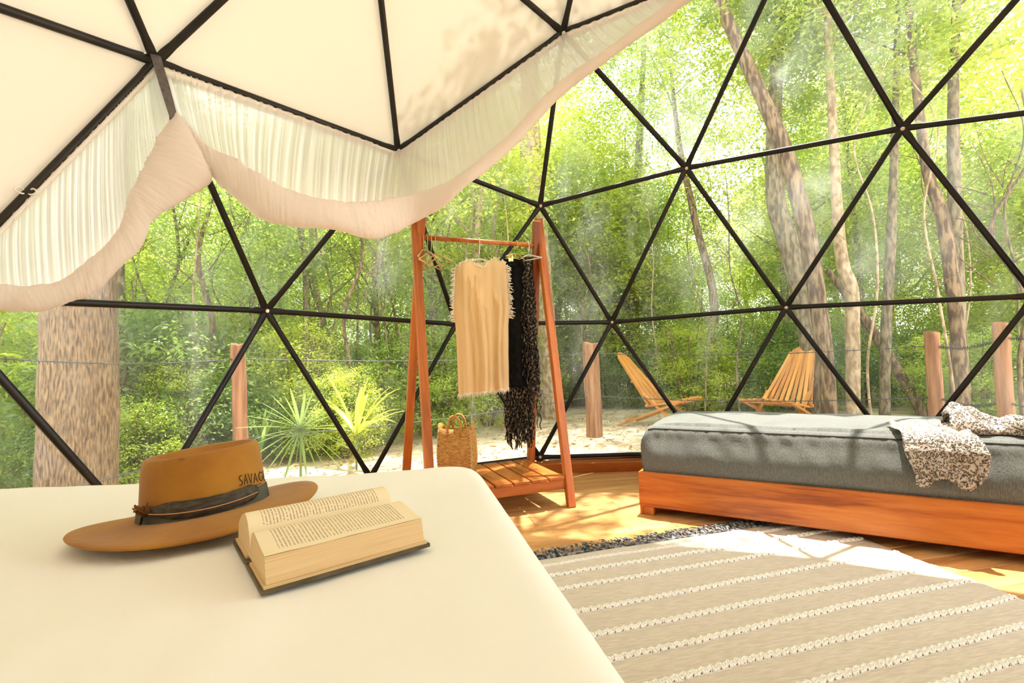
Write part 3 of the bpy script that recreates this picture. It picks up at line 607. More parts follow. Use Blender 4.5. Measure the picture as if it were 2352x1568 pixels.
obj('cover', slab(-.001, .098, -.0045, 0), 'book_cover', book, smooth=False); obj('cover', slab(.113, .209, -.0045, 0), 'book_cover', book, smooth=False)
obj('spine', slab(.098, .113, -.0035, .001), 'book_cover', book, smooth=False)
obj('endpaper', slab(.0015, .092, -.0002, .0032, .003, BLn-.003), 'page_edge', book, smooth=False); obj('endpaper', slab(.118, .206, -.0002, .0032, .003, BLn-.003), 'page_edge', book, smooth=False)
# ---------------------------------------------------------------- clothes rack
th = math.radians(10); RU = np.array([math.cos(th), math.sin(th), 0]); RV = np.array([-math.sin(th), math.cos(th), 0]); RF = np.array([1.985, .075, 0])
def K3(a, b, z): return RF+RU*a+RV*b+np.array([0,0,z])
rack = thing('clothes_rack', K3(.28, .385, 0), 'orange-brown wooden A-frame clothes rack with a slatted bottom shelf', 'rack')
KD, KL, KH = .56, .775, 1.70
for b in (0, KL):
    off = .012 if b == 0 else -.012
    board('leg', K3(.0, b, 0), K3(KD/2+.025, b, KH), .036, .046, 'rack_wood', rack, up=tuple(RV))
    board('leg', K3(KD, b+(.0 if b == 0 else .045), 0), K3(KD/2-.025, b+(.034 if b == 0 else -.032), KH-.03), .036, .046, 'rack_wood', rack, up=tuple(RV))
obj('hanging_rail', MB().tube([K3(KD/2, -.005, 1.525), K3(KD/2, KL+.005, 1.525)], .0135, 12), 'rack_wood', rack)
zs = .17
for a in (.035, KD-.035): board('shelf_rail', K3(a, -.0, zs-.045), K3(a, KL, zs-.045), .028, .055, 'rack_wood', rack)
for b in (.035, KL-.035): board('shelf_rail', K3(.04, b, zs-.05), K3(KD-.04, b, zs-.05), .026, .04, 'rack_wood', rack)
ns = 7; pw = (KL-.045)/ns
for i in range(ns): board('shelf_slat', K3(.012, .0225+pw*(i+.5), zs-.009), K3(KD-.012, .0225+pw*(i+.5), zs-.009), pw-.012, .018, 'rack_wood', rack)
RZ = 1.525
def rail(b, z=0, a=0): return K3(KD/2+a, b, RZ+z)
def hook_path(b, drop, r=.020):
    c = rail(b); P = [c+RU*(r*math.cos(t))+np.array([0,0,r*math.sin(t)]) for t in np.linspace(-.5, math.pi, 10)]; P.append(c+np.array([0,0,-.03])-RU*r); P.append(c+np.array([0,0,-drop])); return P
def hanger(b, turn, drop, mat_, label, half=.19, fall=.075, group=None, clips=False):
    t = thing('hanger', rail(b, -drop), label, 'hanger', group); d = RU*math.cos(turn)+RV*math.sin(turn); c = rail(b, -drop)
    obj('hook', MB().tube(spline(hook_path(b, drop), 3), .0022, 6), 'wire_gold' if mat_ != 'clear_plastic' else 'bolt_steel', t)
    dn = np.array([0,0,1.])
    arm = [c-d*half-dn*fall, c-d*half*.6-dn*fall*.55, c-d*.03-dn*.006, c, c+d*.03-dn*.006, c+d*half*.6-dn*fall*.55, c+d*half-dn*fall]
    obj('shoulder', MB().tube(spline(arm, 4), .0045, 6), mat_, t); obj('cross_bar', MB().tube([c-d*half*.97-dn*fall, c+d*half*.97-dn*fall], .0035, 6), mat_, t)
    if clips:
        for s in (-1, 1): obj('clip', MB().box(c+d*half*.55*s-dn*(fall+.008), (.016,.024,.035), math.atan2(d[1], d[0])), 'brass', t, smooth=False)
    return t
hg = 'empty hangers on the rack'
for k, (b, tr) in enumerate(((.735, -.35), (.712, .1), (.69, -.6), (.668, .35))): hanger(b, tr, .075+.006*k, 'wire_gold', 'empty gold wire hanger bunched with others at one end of the rack rail', .17, .07, hg)
hanger(.405, math.pi/2-.12, .105, 'clear_plastic', 'clear hanger holding the sand-coloured tunic', .12, .03)
hanger(.165, math.pi/2+.5, .06, 'wire_gold', 'gold hanger with clips holding the black skirt', .10, .03, None, True)
hanger(.09, .55, .065, 'clear_plastic', 'clear hanger holding the black and white fringed shawl', .10, .03)
# sand-coloured tunic
tun = thing('tunic', rail(.345, -.5), 'sleeveless sand-coloured gauze tunic with frayed edges on the rack', 'tunic')
TB, TZ1, TZ0 = .405, 1.410, .645; tdir = RV*math.cos(.12)+RU*math.sin(.12); tn_ = np.array([-tdir[1], tdir[0], 0]); 
if tn_[0] > 0: tn_ = -tn_
tc_ = rail(TB)*np.array([1,1,0])-RU*.035
def tun_half(r): return np.interp(r, [0,.25,.5,.56,.62,.75,.9,1], [.150,.152,.156,.160,.166,.160,.154,.148])
def tun_top(c, front): 
    a = abs(c); return (-.052 if front else -.02)*math.cos(min(1, a/.42)*math.pi/2)**1.2-.028*max(0, (a-.42)/.58)
def tun_pt(c, r, side):
    zt = TZ1+tun_top(c, side > 0); z = TZ0-.012*c+.010*nz(c*6, 3)+(zt-TZ0)*r; h_ = tun_half(r); dep = (.018+.020*(1-r))*math.sqrt(max(0, 1-c*c))
    rip = .010*math.sin(c*9+1.2)*(1-.75*r)+.006*math.sin(c*21+2*nz(r*2, c*3))*(1-.6*r)+.003*nz(c*12, r*9)
    return tc_+tdir*(h_*c)+tn_*(side*dep+rip)+np.array([0,0,z])
for side in (1, -1): obj('front_panel' if side > 0 else 'back_panel', MB().grid([[tun_pt(c, r, side) for c in np.linspace(-1, 1, 61)] for r in np.linspace(0, 1, 50)]), 'gauze', tun)
fg = MB()
def strand(p, d, l, r=.0016):
    q = [p+d*l*k/3+.004*np.array([R_.uniform(-1,1), R_.uniform(-1,1), R_.uniform(-.5,.5)])*k/3 for k in range(4)]; fg.tube(q, [r, r, r*.8, r*.4], 4)
for side in (1, -1):
    for c in np.linspace(-1, 1, 90): strand(tun_pt(c, 0.005, side), np.array([0,0,-1])+tdir*R_.uniform(-.3, .3), R_.uniform(.012, .03))
    for c in np.linspace(-1, 1, 70): strand(tun_pt(c, .995, side), np.array([0,0,.8])+tn_*side*.7+tdir*R_.uniform(-.5, .5), R_.uniform(.008, .018), .002)
for s in (-1, 1):
    for r in np.linspace(.56, .985, 85): strand(tun_pt(s, r, 1), tdir*s+tn_*R_.uniform(-.6, .8)+np.array([0,0,R_.uniform(-.9, .3)]), R_.uniform(.012, .032), .0022)
obj('frayed_edge', fg, 'gauze_fringe', tun, kind='stuff')
# black skirt and fringed shawl
skt = thing('skirt', rail(.175, -.5), 'long black skirt hanging between the sand tunic and the fringed shawl', 'skirt')
def cloth_tube(cx, b, half, dep, z1, z0, turn, ph_, n=72, m=24, flare=1.0):
    d = RV*math.cos(turn)+RU*math.sin(turn); e = np.array([-d[1], d[0], 0]); c = rail(b)*np.array([1,1,0])+RU*cx; rows = []
    for i in range(m):
        v = i/(m-1); z = z1+(z0-z1)*v; row = []
        for j in range(n):
            t = 2*math.pi*j/n; rp_ = 1+(.10+.16*v)*math.sin(t*7+ph_+1.5*v)+.06*nz(t*2, v*3, ph_)
            row.append(c+d*half*(1+(flare-1)*v)*math.cos(t)+e*dep*rp_*math.sin(t)*(1+.4*v)+np.array([0,0,z+.012*nz(t*3, ph_)*v]))
        rows.append(row)
    return MB().grid(rows, closed_v=True)
obj('skirt_cloth', cloth_tube(.055, .185, .080, .022, 1.435, .655, .35, 1.0, flare=1.25), 'black_cloth', skt)
obj('waistband', cloth_tube(.055, .185, .081, .024, 1.44, 1.395, .45, 1.0), 'black_cloth', skt)
shw = thing('shawl', rail(.10, -.5), 'black and white tasselled shawl with long curly fringe at the rack end', 'shawl')
obj('shawl_cloth', cloth_tube(.05, .085, .042, .024, 1.455, .80, .5, 2.0, flare=1.35), 'shawl_yarn', shw)
tm = MB(); dS = RV*math.cos(.5)+RU*math.sin(.5); eS = np.array([-dS[1], dS[0], 0]); cS = rail(.10)*np.array([1,1,0])+RU*.04
for i in range(300):
    a = R_.uniform(-1, 1); e_ = R_.choice((-1, 1))*math.sqrt(1-a*a)*R_.uniform(.5, 1.2); zt = R_.uniform(.75, 1.44) if i < 190 else R_.uniform(.62, .82); l = R_.uniform(.12, .30) if i < 110 else (zt-R_.uniform(.27, .42) if i >= 190 else R_.uniform(.25, .5)); fl_ = .046+.02*min(1, (1.45-zt)/.6) if i < 190 else .082
    P = []; p1 = R_.random()*6; fq = R_.uniform(50, 90); K_ = max(6, int(l/.012)); sh = .05*max(0, (.85-zt))*4 if i >= 190 else 0
    for k in range(K_): q = l*k/(K_-1); P.append(cS+dS*(a*fl_+sh*R_.random()*.0+(.062 if i >= 190 else -.008)+.005*math.sin(q*fq+p1))+eS*(e_*.034+.005*math.cos(q*fq*.9+p1))+np.array([0,0,zt-q]))
    tm.tube(P, .0032, 4)
obj('tassel_fringe', tm, 'shawl_yarn', shw, kind='stuff')
# ---------------------------------------------------------------- straw bag
bg_c = K3(.28, .565, zs); bag = thing('straw_bag', bg_c, 'woven straw tote bag with two hoop handles on the rack shelf', 'bag')
bt = th+math.radians(58); bx_, by_ = np.array([math.cos(bt), math.sin(bt), 0]), np.array([-math.sin(bt), math.cos(bt), 0])
def sup(t, a, b, p=.38): c, s = math.cos(t), math.sin(t); return bx_*a*math.copysign(abs(c)**p, c)+by_*b*math.copysign(abs(s)**p, s)
def lip(t): return .020*abs(math.cos(t))**2-.012*abs(math.sin(t))
nb = 56; prof_b = [(.086,.052,.001),(.098,.060,.010),(.106,.066,.06),(.110,.068,.12),(.108,.062,.19),(.103,.054,.25),(.100,.050,.285)]
rows = [[bg_c+sup(2*math.pi*j/nb, a, b)+np.array([0,0,z+(lip(2*math.pi*j/nb)*(z/.285)**3)]) for j in range(nb)] for a, b, z in prof_b]
rows += [[bg_c+sup(2*math.pi*j/nb, a-.005, b-.005)+np.array([0,0,z+(lip(2*math.pi*j/nb)*(z/.285)**3)]) for j in range(nb)] for a, b, z in prof_b[::-1]]
mb = MB().grid(rows, closed_v=True); mb.f.append(tuple(range(nb))); obj('basket', mb, 'straw', bag)
for s in (-1, 1):
    for e in (-1, 1): pass
    P = [bg_c+by_*s*(.052-.006*math.sin(t))+bx_*.038*math.cos(t)+np.array([0,0,.262+.085*math.sin(t)**.8 if math.sin(t) > 0 else .262]) for t in np.linspace(0, math.pi, 15)]
    P = [P[0]-np.array([0,0,.03])]+P+[P[-1]-np.array([0,0,.03])]; obj('handle', MB().tube(P, .0075, 8), 'straw', bag)
for sx in (-1, 1):
    for sy in (-1, 1):
        t0 = math.atan2(sy, sx); P = []
        for k in range(30):
            z = .02+.25*k/29; a = np.interp(z, [q[2] for q in prof_b], [q[0] for q in prof_b]); b = np.interp(z, [q[2] for q in prof_b], [q[1] for q in prof_b]); P.append(bg_c+sup(t0, a+.003, b+.003)+(bx_-by_*sx*sy)*(.006 if k % 2 else -.006)*.7+np.array([0,0,z]))
        obj('zigzag_seam', MB().tube(P, .0022, 4), 'straw_stitch', bag)
# ================================================================ OUTSIDE
NR = np.random.default_rng(11)
def leaf_mesh(name, n_cl, per, size, cl_r, leaf, mat_, shape='ell', seed=0, wide=.42, droop=.25):
    rg = np.random.default_rng(seed); cl = []
    while len(cl) < n_cl:
        p = rg.uniform(-1, 1, 3); r = np.linalg.norm(p)
        if r > 1 or (shape == 'ell' and r < .35): continue
        if shape == 'col' and abs(p[0])+abs(p[1]) > 1.1: continue
        cl.append(p*np.array(size))
    cl = np.array(cl); k = n_cl*per; base_ = np.repeat(cl, per, 0)+rg.normal(0, 1, (k, 3))*np.array([cl_r, cl_r, cl_r*.55])*rg.uniform(.3, 1, (k, 1))
    d = rg.normal(0, 1, (k, 3)); d[:,2] = d[:,2]*.5-droop; d /= np.linalg.norm(d, axis=1)[:,None]
    nrm = rg.normal(0, .55, (k, 3)); nrm[:,2] += 1; s = np.cross(d, nrm); s /= np.linalg.norm(s, axis=1)[:,None]; nn = np.cross(s, d)
    l = leaf*rg.uniform(.55, 1.35, (k, 1)); w_ = l*wide
    V = np.stack([base_, base_+d*l*.45+s*w_*.5+nn*l*.10, base_+d*l, base_+d*l*.45-s*w_*.5+nn*l*.10], 1).reshape(-1, 3)
    me = bpy.data.meshes.new(name); me.vertices.add(4*k); me.vertices.foreach_set('co', V.astype(np.float32).ravel())
    me.loops.add(4*k); me.loops.foreach_set('vertex_index', np.arange(4*k, dtype=np.int32)); me.polygons.add(k); me.polygons.foreach_set('loop_start', np.arange(0, 4*k, 4, dtype=np.int32)); me.polygons.foreach_set('loop_total', np.full(k, 4, dtype=np.int32))
    me.update(calc_edges=True); me.materials.append(M[mat_]); return me
CROWN = [leaf_mesh('crown_a', 180, 75, (1.7,1.7,1.9), .28, .08, 'leaf_bright', seed=1), leaf_mesh('crown_b', 210, 75, (1.6,1.6,2.2), .25, .068, 'leaf_mid', seed=2),
         leaf_mesh('crown_c', 190, 75, (1.9,1.9,1.6), .30, .078, 'leaf_mid', seed=3), leaf_mesh('crown_d', 170, 75, (1.5,1.5,2.0), .32, .09, 'leaf_bright', seed=4)]
BUSH = [leaf_mesh('bush_a', 120, 100, (.95,.95,.85), .19, .058, 'leaf_mid', 'full', seed=5), leaf_mesh('bush_b', 130, 100, (.85,.85,1.15), .17, .050, 'leaf_bright', 'full', seed=6), leaf_mesh('bush_c', 110, 100, (1.1,1.1,.75), .21, .065, 'leaf_dark', 'full', seed=7)]
def rotm(rz, sc=(1,1,1), loc=(0,0,0)): return Matrix.Translation(Vector(loc)) @ Matrix.Rotation(rz, 4, 'Z') @ Matrix.Diagonal((*sc, 1))
def trunk(path, rad, n=10, knob=.06):
    P = spline(path, 6); k = len(P); Rr = np.interp(np.linspace(0, 1, k), np.linspace(0, 1, len(rad)), rad); mb = MB(); mb.tube(P, list(Rr), n)
    mb.v = [tuple(np.array(q)+knob*Rr[min(k-1, i//n)]*noise.noise_vector(Vector(q)*3.1)) for i, q in enumerate(mb.v)]; return mb
def twigs(p, n, l, r, rg, up=.6):
    mb = MB()
    for _ in range(n):
        a = rg.uniform(0, 6.28); d = np.array([math.cos(a), math.sin(a), up*rg.uniform(.3, 1.6)]); s = p+np.array([0,0,rg.uniform(-1, .6)]); ll = l*rg.uniform(.5, 1.1)
        mb.tube(spline([s, s+d*ll*.4+np.array([0,0,.1]), s+d*ll+np.array([rg.uniform(-.2,.2), rg.uniform(-.2,.2), .2])], 4), [r, r*.9, r*.8, r*.7, r*.6, r*.5, r*.4, r*.3, r*.2], 5)
    return mb
# named trees: picture columns, distance on the ground, trunk half-widths
def big_tree(label, pts, dist, widths, bark, crown=None, name='tree', bscale=1.0):
    P = [at_h(x, y, dist) for x, y in pts]; b = np.array([P[0][0], P[0][1], GZ]); d0 = P[1]-P[0]
    if P[0][2] > GZ+.05: 
        k = (P[0][2]-GZ)/max(.2, abs(d0[2])); P = [P[0]-np.array([d0[0]*k*.5, d0[1]*k*.5, P[0][2]-GZ+.08])]+P; widths = [widths[0]*1.12]+widths
    cs = [((p-CAM)@CF)/np.linalg.norm(p-CAM) for p in P]; rad = [w_*.5*dist/FPX*c_*c_ for w_, c_ in zip(widths, cs)]
    t = thing(name, (P[0][0], P[0][1], GZ), label, 'tree'); obj('trunk', trunk(P, rad, 14), bark, t)
    if crown:
        for ci, dx, dz, s in crown:
            c = P[-1]+np.array([dx*.3, dx, dz]); obj('foliage', CROWN[ci], None, t, mw=rotm(R_.random()*6, (s, s, s), c))
        obj('branches', twigs(P[-1], 7, 1.6, rad[-1]*.45, R_), bark, t)
    return t
big_tree('massive tree trunk with rough flaking tan bark close to the dome', [(178,1110),(182,900),(184,700),(192,500),(200,200),(205,-150)], 4.7, [205,190,182,175,165,150], 'bark_tan', [(0,.3,3.0,1.2)])
big_tree('slim grey trunk standing right behind the massive flaking trunk', [(278,1090),(276,800),(272,600),(280,300),(300,-50)], 6.2, [34,32,30,28,24], 'bark_grey', [(1,.2,.6,1)])
lean = big_tree('tall leaning tree whose pale trunk bends left beside the slatted lounge chair', [(1903,935),(1892,800),(1872,650),(1850,520),(1800,340),(1742,205),(1660,20),(1600,-160)], 6.3, [44,43,44,46,44,42,38,32], 'bark_brown', [(1,-.5,.8,.9)])
big_tree('stout straight grey tree behind the leaning one', [(1860,790),(1838,660),(1806,545),(1780,440),(1780,240),(1795,-60)], 7.6, [50,52,52,50,42,34], 'bark_grey', [(0,.6,.4,1.1)])
big_tree('slender pale tree rising straight from a kinked base', [(1960,930),(1958,760),(1955,665),(1934,600),(1921,450),(1914,300),(1903,100),(1900,-100)], 7.0, [34,36,36,32,28,27,25,22], 'bark_pale', [(1,.2,.8,.9)])
big_tree('thin grey tree standing upright beyond the slender pale tree', [(2032,920),(2035,760),(2046,560),(2055,330),(2062,0)], 8.5, [28,27,26,22,18], 'bark_grey', [(2,.3,.2,1)])
big_tree('dark twin-stemmed tree behind the fence post near the scarf', [(2212,930),(2204,800),(2186,640),(2165,500),(2128,380),(2100,150),(2080,-60)], 7.2, [40,40,38,36,30,26,20], 'bark_brown', [(1,.4,.5,1)])
big_tree('straight mossy tree just behind the dark twin-stemmed tree', [(2200,880),(2200,700),(2192,450),(2190,200),(2200,-60)], 8.0, [40,38,36,32,26], 'bark_grey', [(3,.4,.5,1)])
big_tree('broad mottled tree behind the clothes rack', [(1262,1020),(1256,820),(1235,600),(1222,420),(1216,250),(1225,0)], 8.4, [48,50,62,62,58,46], 'bark_pale', [(2,-.3,.3,1)])
big_tree('leaning dark tree behind the right hand fence posts', [(2110,930),(2050,830),(1985,730),(1900,620)], 9.0, [30,28,24,16], 'bark_brown', None)
big_tree('thin bare grey tree behind the swag of the valance', [(700,1000),(704,740),(700,600),(690,500),(700,300)], 7.0, [18,17,16,15,10], 'bark_grey', [(1,0,-.2,.8)])
big_tree('thin pale sapling behind the straw bag', [(1084,1020),(1080,850),(1092,600),(1105,420)], 7.0, [24,22,20,16], 'bark_pale', [(3,.2,.2,.8)])
big_tree('tall thin tree between the rack and the lounge chairs', [(1455,930),(1450,700),(1462,450),(1475,200),(1485,-50)], 10.5, [24,22,20,18,14], 'bark_grey', [(0,.2,.4,1)])
big_tree('crooked dark sapling left of the log post', [(470,980),(490,760),(455,600),(480,480)], 6.6, [16,15,14,9], 'bark_brown', [(2,0,0,.7)])
big_tree('thin dark tree leaning right above the lounge chairs', [(1620,930),(1640,700),(1600,520),(1560,330),(1540,150)], 9.5, [22,20,18,15,10], 'bark_brown', [(1,0,.4,.9)])
dapple_spray = leaf_mesh('dapple_spray', 34, 42, (1.05,1.0,.35), .13, .085, 'leaf_mid', 'full', seed=31); q0 = at_h(1600, -160, 6.3); oc = np.array([2.8, -.75, 6.1])  # sparse leaves added out of view to dapple sun on floor and daybed
obj('added_dapple_branch', MB().tube(spline([q0, q0*.55+oc*.45+np.array([0,0,.35]), oc, oc+np.array([-.7,.5,-.1])], 6), [.06-.0026*k for k in range(19)], 7), 'bark_brown', lean)  # unseen limb added to carry the dappling leaves
obj('foliage', dapple_spray, None, lean, mw=Matrix.Translation(Vector(oc)))
# background forest: copies of four trees and three shrubs
def forest_tree(i):
    s = R_.uniform(.9, 1.25); h = R_.uniform(3.2, 5.4); rg = R_; t = bpy.data.objects.new('forest_tree', None); place(t)
    bk = ('bark_grey','bark_pale','bark_brown')[i % 3]; tag(t, 'young forest tree with %s trunk and %s leaves in the thicket beyond the fence' % ({'bark_grey':'grey','bark_pale':'pale','bark_brown':'brown'}[bk], 'lime green' if i % 4 in (0, 3) else 'mid green'), 'tree', 'trees of the thicket beyond the fence')
    P = [np.array([0,0,-.1]), np.array([.12*rg.uniform(-1,1), .12*rg.uniform(-1,1), h*.35]), np.array([.3*rg.uniform(-1,1), .3*rg.uniform(-1,1), h*.7]), np.array([.3*rg.uniform(-1,1), .3*rg.uniform(-1,1), h+.8])]
    r0 = rg.uniform(.035, .08); obj('trunk', trunk(P, [r0, r0*.9, r0*.75, r0*.45], 8), bk, t)
    obj('branches', twigs(P[2], 8, 1.5, r0*.35, rg), 'bark_grey', t)
    obj('foliage', CROWN[i % 4], None, t, mw=rotm(rg.random()*6, (s, s, s), P[3]-np.array([0,0,.6]))); obj('foliage', CROWN[(i+1) % 4], None, t, mw=rotm(rg.random()*6, (s*.8, s*.8, s*.8), P[2]+np.array([rg.uniform(-.7,.7), rg.uniform(-.7,.7), -.5])))
    return t
def forest_shrub(i):
    t = bpy.data.objects.new('forest_shrub', None); place(t); tag(t, '%s shrub in the undergrowth beyond the wire fence' % ('rounded mid green', 'upright lime green', 'spreading dark green')[i % 3], 'shrub', 'shrubs of the undergrowth beyond the fence')
    obj('foliage', BUSH[i % 3], None, t, mw=rotm(R_.random()*6, (1,1,1), (0,0,.75)))
    mb = MB()
    for k in range(7): a = R_.random()*6.28; mb.tube(spline([(0.05*math.cos(a), .05*math.sin(a), -.1), (.2*math.cos(a), .2*math.sin(a), .5), (.45*math.cos(a), .45*math.sin(a), 1.3+.4*R_.random())], 4), [.012]*5+[.008]*4, 5)
    obj('stems', mb, 'bark_brown', t); return t
def copy_tree(t):
    r = t.copy(); COL.objects.link(r)
    for c in t.children: q = c.copy(); COL.objects.link(q); q.parent = r
    return r
PT = [forest_tree(i) for i in range(6)]; PS = [forest_shrub(i) for i in range(6)]
used = set()
def put(protos, i, loc, rz, s):
    p = protos[i % len(protos)]
    if p in used: p = copy_tree(p)
    else: used.add(p)
    p.matrix_basis = rotm(rz, (s, s, s*R_.uniform(.9, 1.15)), loc); return p
def polar(az, d): a = math.radians(az); return np.array([CAM[0]+d*math.cos(a), CAM[1]+d*math.sin(a), GZ])
i = 0
for d, n, j in ((8.3, 9, .8), (10.4, 10, 1.0), (12.8, 11, 1.2), (16, 14, 1.4), (21, 14, 1.6)):
    for k in range(n):
        az = -68+112*(k+.5)/n+R_.uniform(-3, 3); dd = d+R_.uniform(-j, j)
        if d < 9.6 and az < -8: continue
        gap = -40 < az < -24
        p = polar(az, dd); 
        if np.hypot(p[0], p[1]) < 5.6: continue
        put(PT, i, p, R_.random()*6, R_.uniform(.85, 1.15)*(1 if d < 14 else 1.35)*(.72 if gap else .8 if az > 4 else 1)); i += 1
i = 0
for d, n, j in ((6.3, 9, .35), (7.6, 14, .5), (9.2, 16, .7), (11.4, 18, 1.0), (14, 18, 1.3), (18, 18, 1.5)):
    for k in range(n):
        az = -68+112*(k+.5)/n+R_.uniform(-3, 3); dd = d+R_.uniform(-j, j)
        p = polar(az, dd)
        if np.hypot(p[0], p[1]) < 4.9: continue
        if d < 8.4 and az < -12: continue                           # the clearing with the chairs
        put(PS, i, p, R_.random()*6, R_.uniform(.7, 1.15)*(1 if d < 12 else 1.5)); i += 1
def sapling(i):
    h = R_.uniform(2.6, 4.6); P = [np.array([0,0,-.1])]
    for k in range(1, 6): P.append(np.array([.10*k*R_.uniform(-1, 1)*.6, .10*k*R_.uniform(-1, 1)*.6, h*k/5]))
    r0 = R_.uniform(.010, .024); t = bpy.data.objects.new('sapling', None); place(t); tag(t, 'thin bare crooked sapling stem in the thicket beyond the wire fence', 'sapling', 'thin saplings in the thicket')
    obj('stem', trunk(P, [r0, r0, r0*.9, r0*.8, r0*.6, r0*.3], 7), ('bark_grey', 'bark_brown', 'bark_pale')[i % 3], t); obj('twigs', twigs(P[3], 7, .8, r0*.4, R_), 'bark_brown', t); return t
PSA = [sapling(i) for i in range(5)]
for i in range(44):
    az = R_.uniform(-60, 38); d = R_.uniform(6.0, 9.5); p = polar(az, d)
    if np.hypot(p[0], p[1]) < 4.6 or (-46 < az < -16 and d < 8): p = polar(R_.uniform(2, 34), R_.uniform(6.5, 8.5))
    put(PSA, i, p, R_.random()*6, 1.0)
for k, (az, d, q) in enumerate(((-21, 9.9, 1.15), (-17, 10.8, 1.2), (-25.5, 11.5, 1.05), (-12, 11, 1.15))): put(PT, k+3, polar(az, d), k*1.3, q)
for k in range(16):                                                   # low growth close to the fence on the big trunk's side
    az = 5+29*(k+.5)/16+R_.uniform(-.8, .8); p = polar(az, R_.uniform(5.2, 6.3))
    if np.hypot(p[0], p[1]) > 4.3: put(PS, k, p, R_.random()*6, R_.uniform(.38, .6))
# dry leaves on the ground
lit = leaf_mesh('litter', 700, 8, (1,1,.0), .01, .07, 'leaf_litter', 'full', seed=21); co = np.zeros(len(lit.vertices)*3, np.float32); lit.vertices.foreach_get('co', co); co = co.reshape(-1, 4, 3)
ctr = co.mean(1, keepdims=True); k = len(co); az = np.radians(NR.uniform(-68, 50, k)); dd = NR.uniform(4.2, 12, k); new = np.stack([CAM[0]+dd*np.cos(az), CAM[1]+dd*np.sin(az), np.full(k, GZ+.015)], 1)[:,None,:]
keep = np.hypot(new[:,0,0], new[:,0,1]) > 3.75; new[~keep] = np.array([7.5, -1, GZ+.01])+NR.normal(0, .6, (int((~keep).sum()), 1, 3))*np.array([1,1,0])
lit.vertices.foreach_set('co', ((co-ctr)*np.array([1,1,.5])+new).astype(np.float32).ravel()); lit.update()
lo_ = obj('leaf_litter', lit, None, kind='stuff'); tag(lo_, 'dry brown leaves scattered over the ground outside', 'leaves')
# fence: log posts and two barbed wires
posts = [(-190,770,4.0,40,'far left beyond the frame'), (550,800,4.7,37,0), (1358,795,6.0,37,1), (2142,772,6.0,40,2), (2300,752,5.6,44,3), (2620,700,5.0,44,4)]
plab = {0:'weathered log fence post behind the hat', 1:'weathered log fence post between the rack and the lounge chair', 2:'log fence post rising behind the leopard scarf', 3:'thick log fence post beside the one behind the scarf'}
tops = []
for x, y, d, w_, k in posts:
    p = at_h(x, y, d); tops.append(p); r = w_*.5*d/FPX*(((p-CAM)@CF)/np.linalg.norm(p-CAM))**2
    if k in plab:
        o = obj('fence_post', trunk([(p[0], p[1], GZ-.1), (p[0]+.01, p[1], GZ+.5), (p[0], p[1]+.01, p[2]-.02), (p[0], p[1], p[2])], [r*1.05, r, r*.98, r*.9], 12, .12), 'post_wood'); tag(o, plab[k], 'post', 'log fence posts')
for nm, zz in (('upper', lambda i: tops[i][2]-.09), ('lower', lambda i: (.08,.23,.36,.36,.36,.36)[i])):
    pts = []; mb = MB(); barbs = MB()
    for i in range(5):
        a, b = tops[i], tops[i+1]
        for k in range(24): t = k/24; pts.append(np.array([a[0]+(b[0]-a[0])*t, a[1]+(b[1]-a[1])*t, zz(i)+(zz(i+1)-zz(i))*t-.05*math.sin(math.pi*t)]))
    f_ = thing('barbed_wire', pts[24], 'upper strand of barbed wire on the log fence' if nm == 'upper' else 'lower strand of barbed wire on the log fence', 'wire')
    obj('strand', mb.tube(pts, .0042, 5), 'wire', f_)
    for k in range(3, len(pts)-1):
        for h in (0, .5):
            p = pts[k]*(1-h)+pts[k+1]*h if k+1 < len(pts) else pts[k]
            for s in (0, 1): a = R_.random()*3; d = np.array([math.cos(a)*.5, math.sin(a)*.5, 1])*.016; barbs.tube([p-d, p+d], .002, 4)
    obj('barbs', barbs, 'wire', f_, kind='stuff')
# slatted lounge chairs
def lounge(label, loc, rz, s=1.0):
    t = thing('lounge_chair', loc, label, 'chair', 'slatted lounge chairs outside'); W = Matrix.Translation(Vector(loc)) @ Matrix.Rotation(rz, 4, 'Z')
    def X(p): return tuple(W @ Vector([q*s for q in p]))
    for k in range(9):                                               # back: slats fan in to a narrow head
        q = -1+2*k/8; ln_ = 1-.10*q*q; board('back_slat', X((-.02, q*.27, .30)), X((-.02-.52*ln_, q*.125, .30+.68*ln_)), .042*s, .022*s, 'chair_wood', t, up=X((0,0,1)) and tuple((W.to_3x3() @ Vector((.8,0,.6)))))
    for k in range(8): q = -1+2*k/7; board('seat_slat', X((-.06, q*.25, .27)), X((.47, q*.24, .385-.02*q*q)), .040*s, .022*s, 'chair_wood', t)
    for q in (-1, 1):
        board('front_leg', X((.46, q*.27, .37)), X((-.46, q*.27, -.0+.01)), .045*s, .028*s, 'chair_wood', t); board('rear_leg', X((-.10, q*.24, .44)), X((.40, q*.24, 0)), .045*s, .028*s, 'chair_wood', t)
    for a, z in ((-.03, .29), (.43, .35), (-.32, .085)): board('cross_bar', X((a, -.30, z)), X((a, .30, z)), .036*s, .036*s, 'chair_wood', t)
    board('back_bar', X((-.26, -.22, .585)), X((-.26, .22, .585)), .034*s, .022*s, 'chair_wood', t); return t
c1 = at_z(1515, 978, GZ); c2 = at_z(1806, 985, GZ)
lounge('slatted wooden lounge chair next to the log post, its back to the clothes rack', (c1[0], c1[1], GZ), math.radians(-143), 1.08)
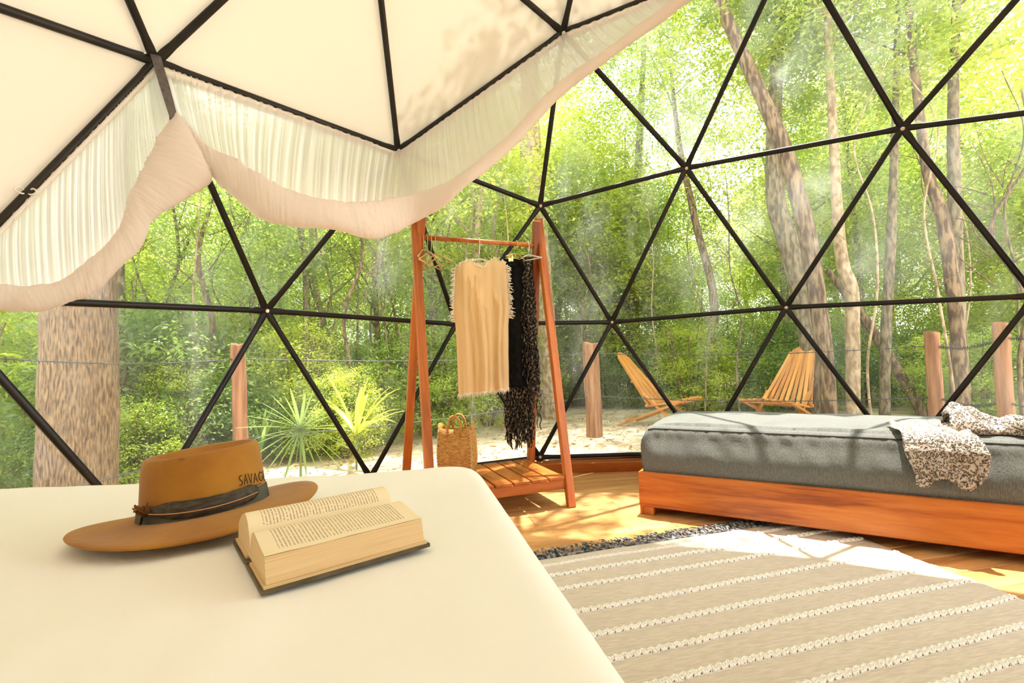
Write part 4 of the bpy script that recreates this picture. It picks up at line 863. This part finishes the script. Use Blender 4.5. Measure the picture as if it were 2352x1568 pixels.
lounge('slatted wooden lounge chair leaning against the tall bending tree', (c2[0], c2[1], GZ), math.radians(112), 1.08)
# palms in front of the fence
def frond(c, az, el, L_, w_, n=9, droop=.3):
    d = np.array([math.cos(az)*math.cos(el), math.sin(az)*math.cos(el), math.sin(el)]); s = un(np.cross(d, [0,0,1.])); rows = []
    for i in range(n):
        q = i/(n-1); p = c+d*L_*q-np.array([0,0,1])*droop*L_*q*q; h = w_*math.sin(math.pi*min(1, .12+q*.88))**.7*(1 if q < .98 else .1); rows.append([p-s*h+np.array([0,0,h*.4]), p, p+s*h+np.array([0,0,h*.4])])
    return MB().grid(rows)
fc = at_h(690, 985, 4.35); fan = thing('fan_palm', (fc[0], fc[1], GZ), 'low fan palm with radiating narrow leaves beside the log post', 'palm')
obj('stem', MB().tube([(fc[0], fc[1], GZ-.05), (fc[0], fc[1], fc[2])], [.012,.007], 6), 'leaf_palm', fan)
vd = un(np.array([CAM[0]-fc[0], CAM[1]-fc[1], 0])); sd2 = np.cross(vd, [0,0,1.])
for k in range(30):
    a = 2*math.pi*k/30+R_.uniform(-.08, .08); d = sd2*math.cos(a)+np.array([0,0,1])*math.sin(a)+vd*R_.uniform(-.1, .45); d = un(d); az, el = math.atan2(d[1], d[0]), math.asin(d[2])
    obj('leaf', frond(fc, az, el, R_.uniform(.36, .50), .014, droop=.12), 'leaf_palm', fan)
for n_, (x, y, dist, sz, lab, mt) in enumerate(((818, 1000, 4.7, 1.35, 'bright young palm with long arching leaves behind the clothes rack', 'leaf_bright'), (600, 1035, 5.4, 1.0, 'feathery palm seedling in the undergrowth left of the fan palm', 'leaf_palm'))):
    c = at_h(x, y, dist); t = thing('young_palm', (c[0], c[1], GZ), lab, 'palm'); obj('stem', MB().tube([(c[0], c[1], GZ-.05), (c[0], c[1], c[2])], [.010,.006], 6), 'leaf_palm', t)
    for k in range(18): obj('leaf', frond(c, R_.random()*6.28, R_.uniform(.6, 1.4), sz*R_.uniform(.45, .66), .015*sz, droop=R_.uniform(.15, .5)), mt, t)
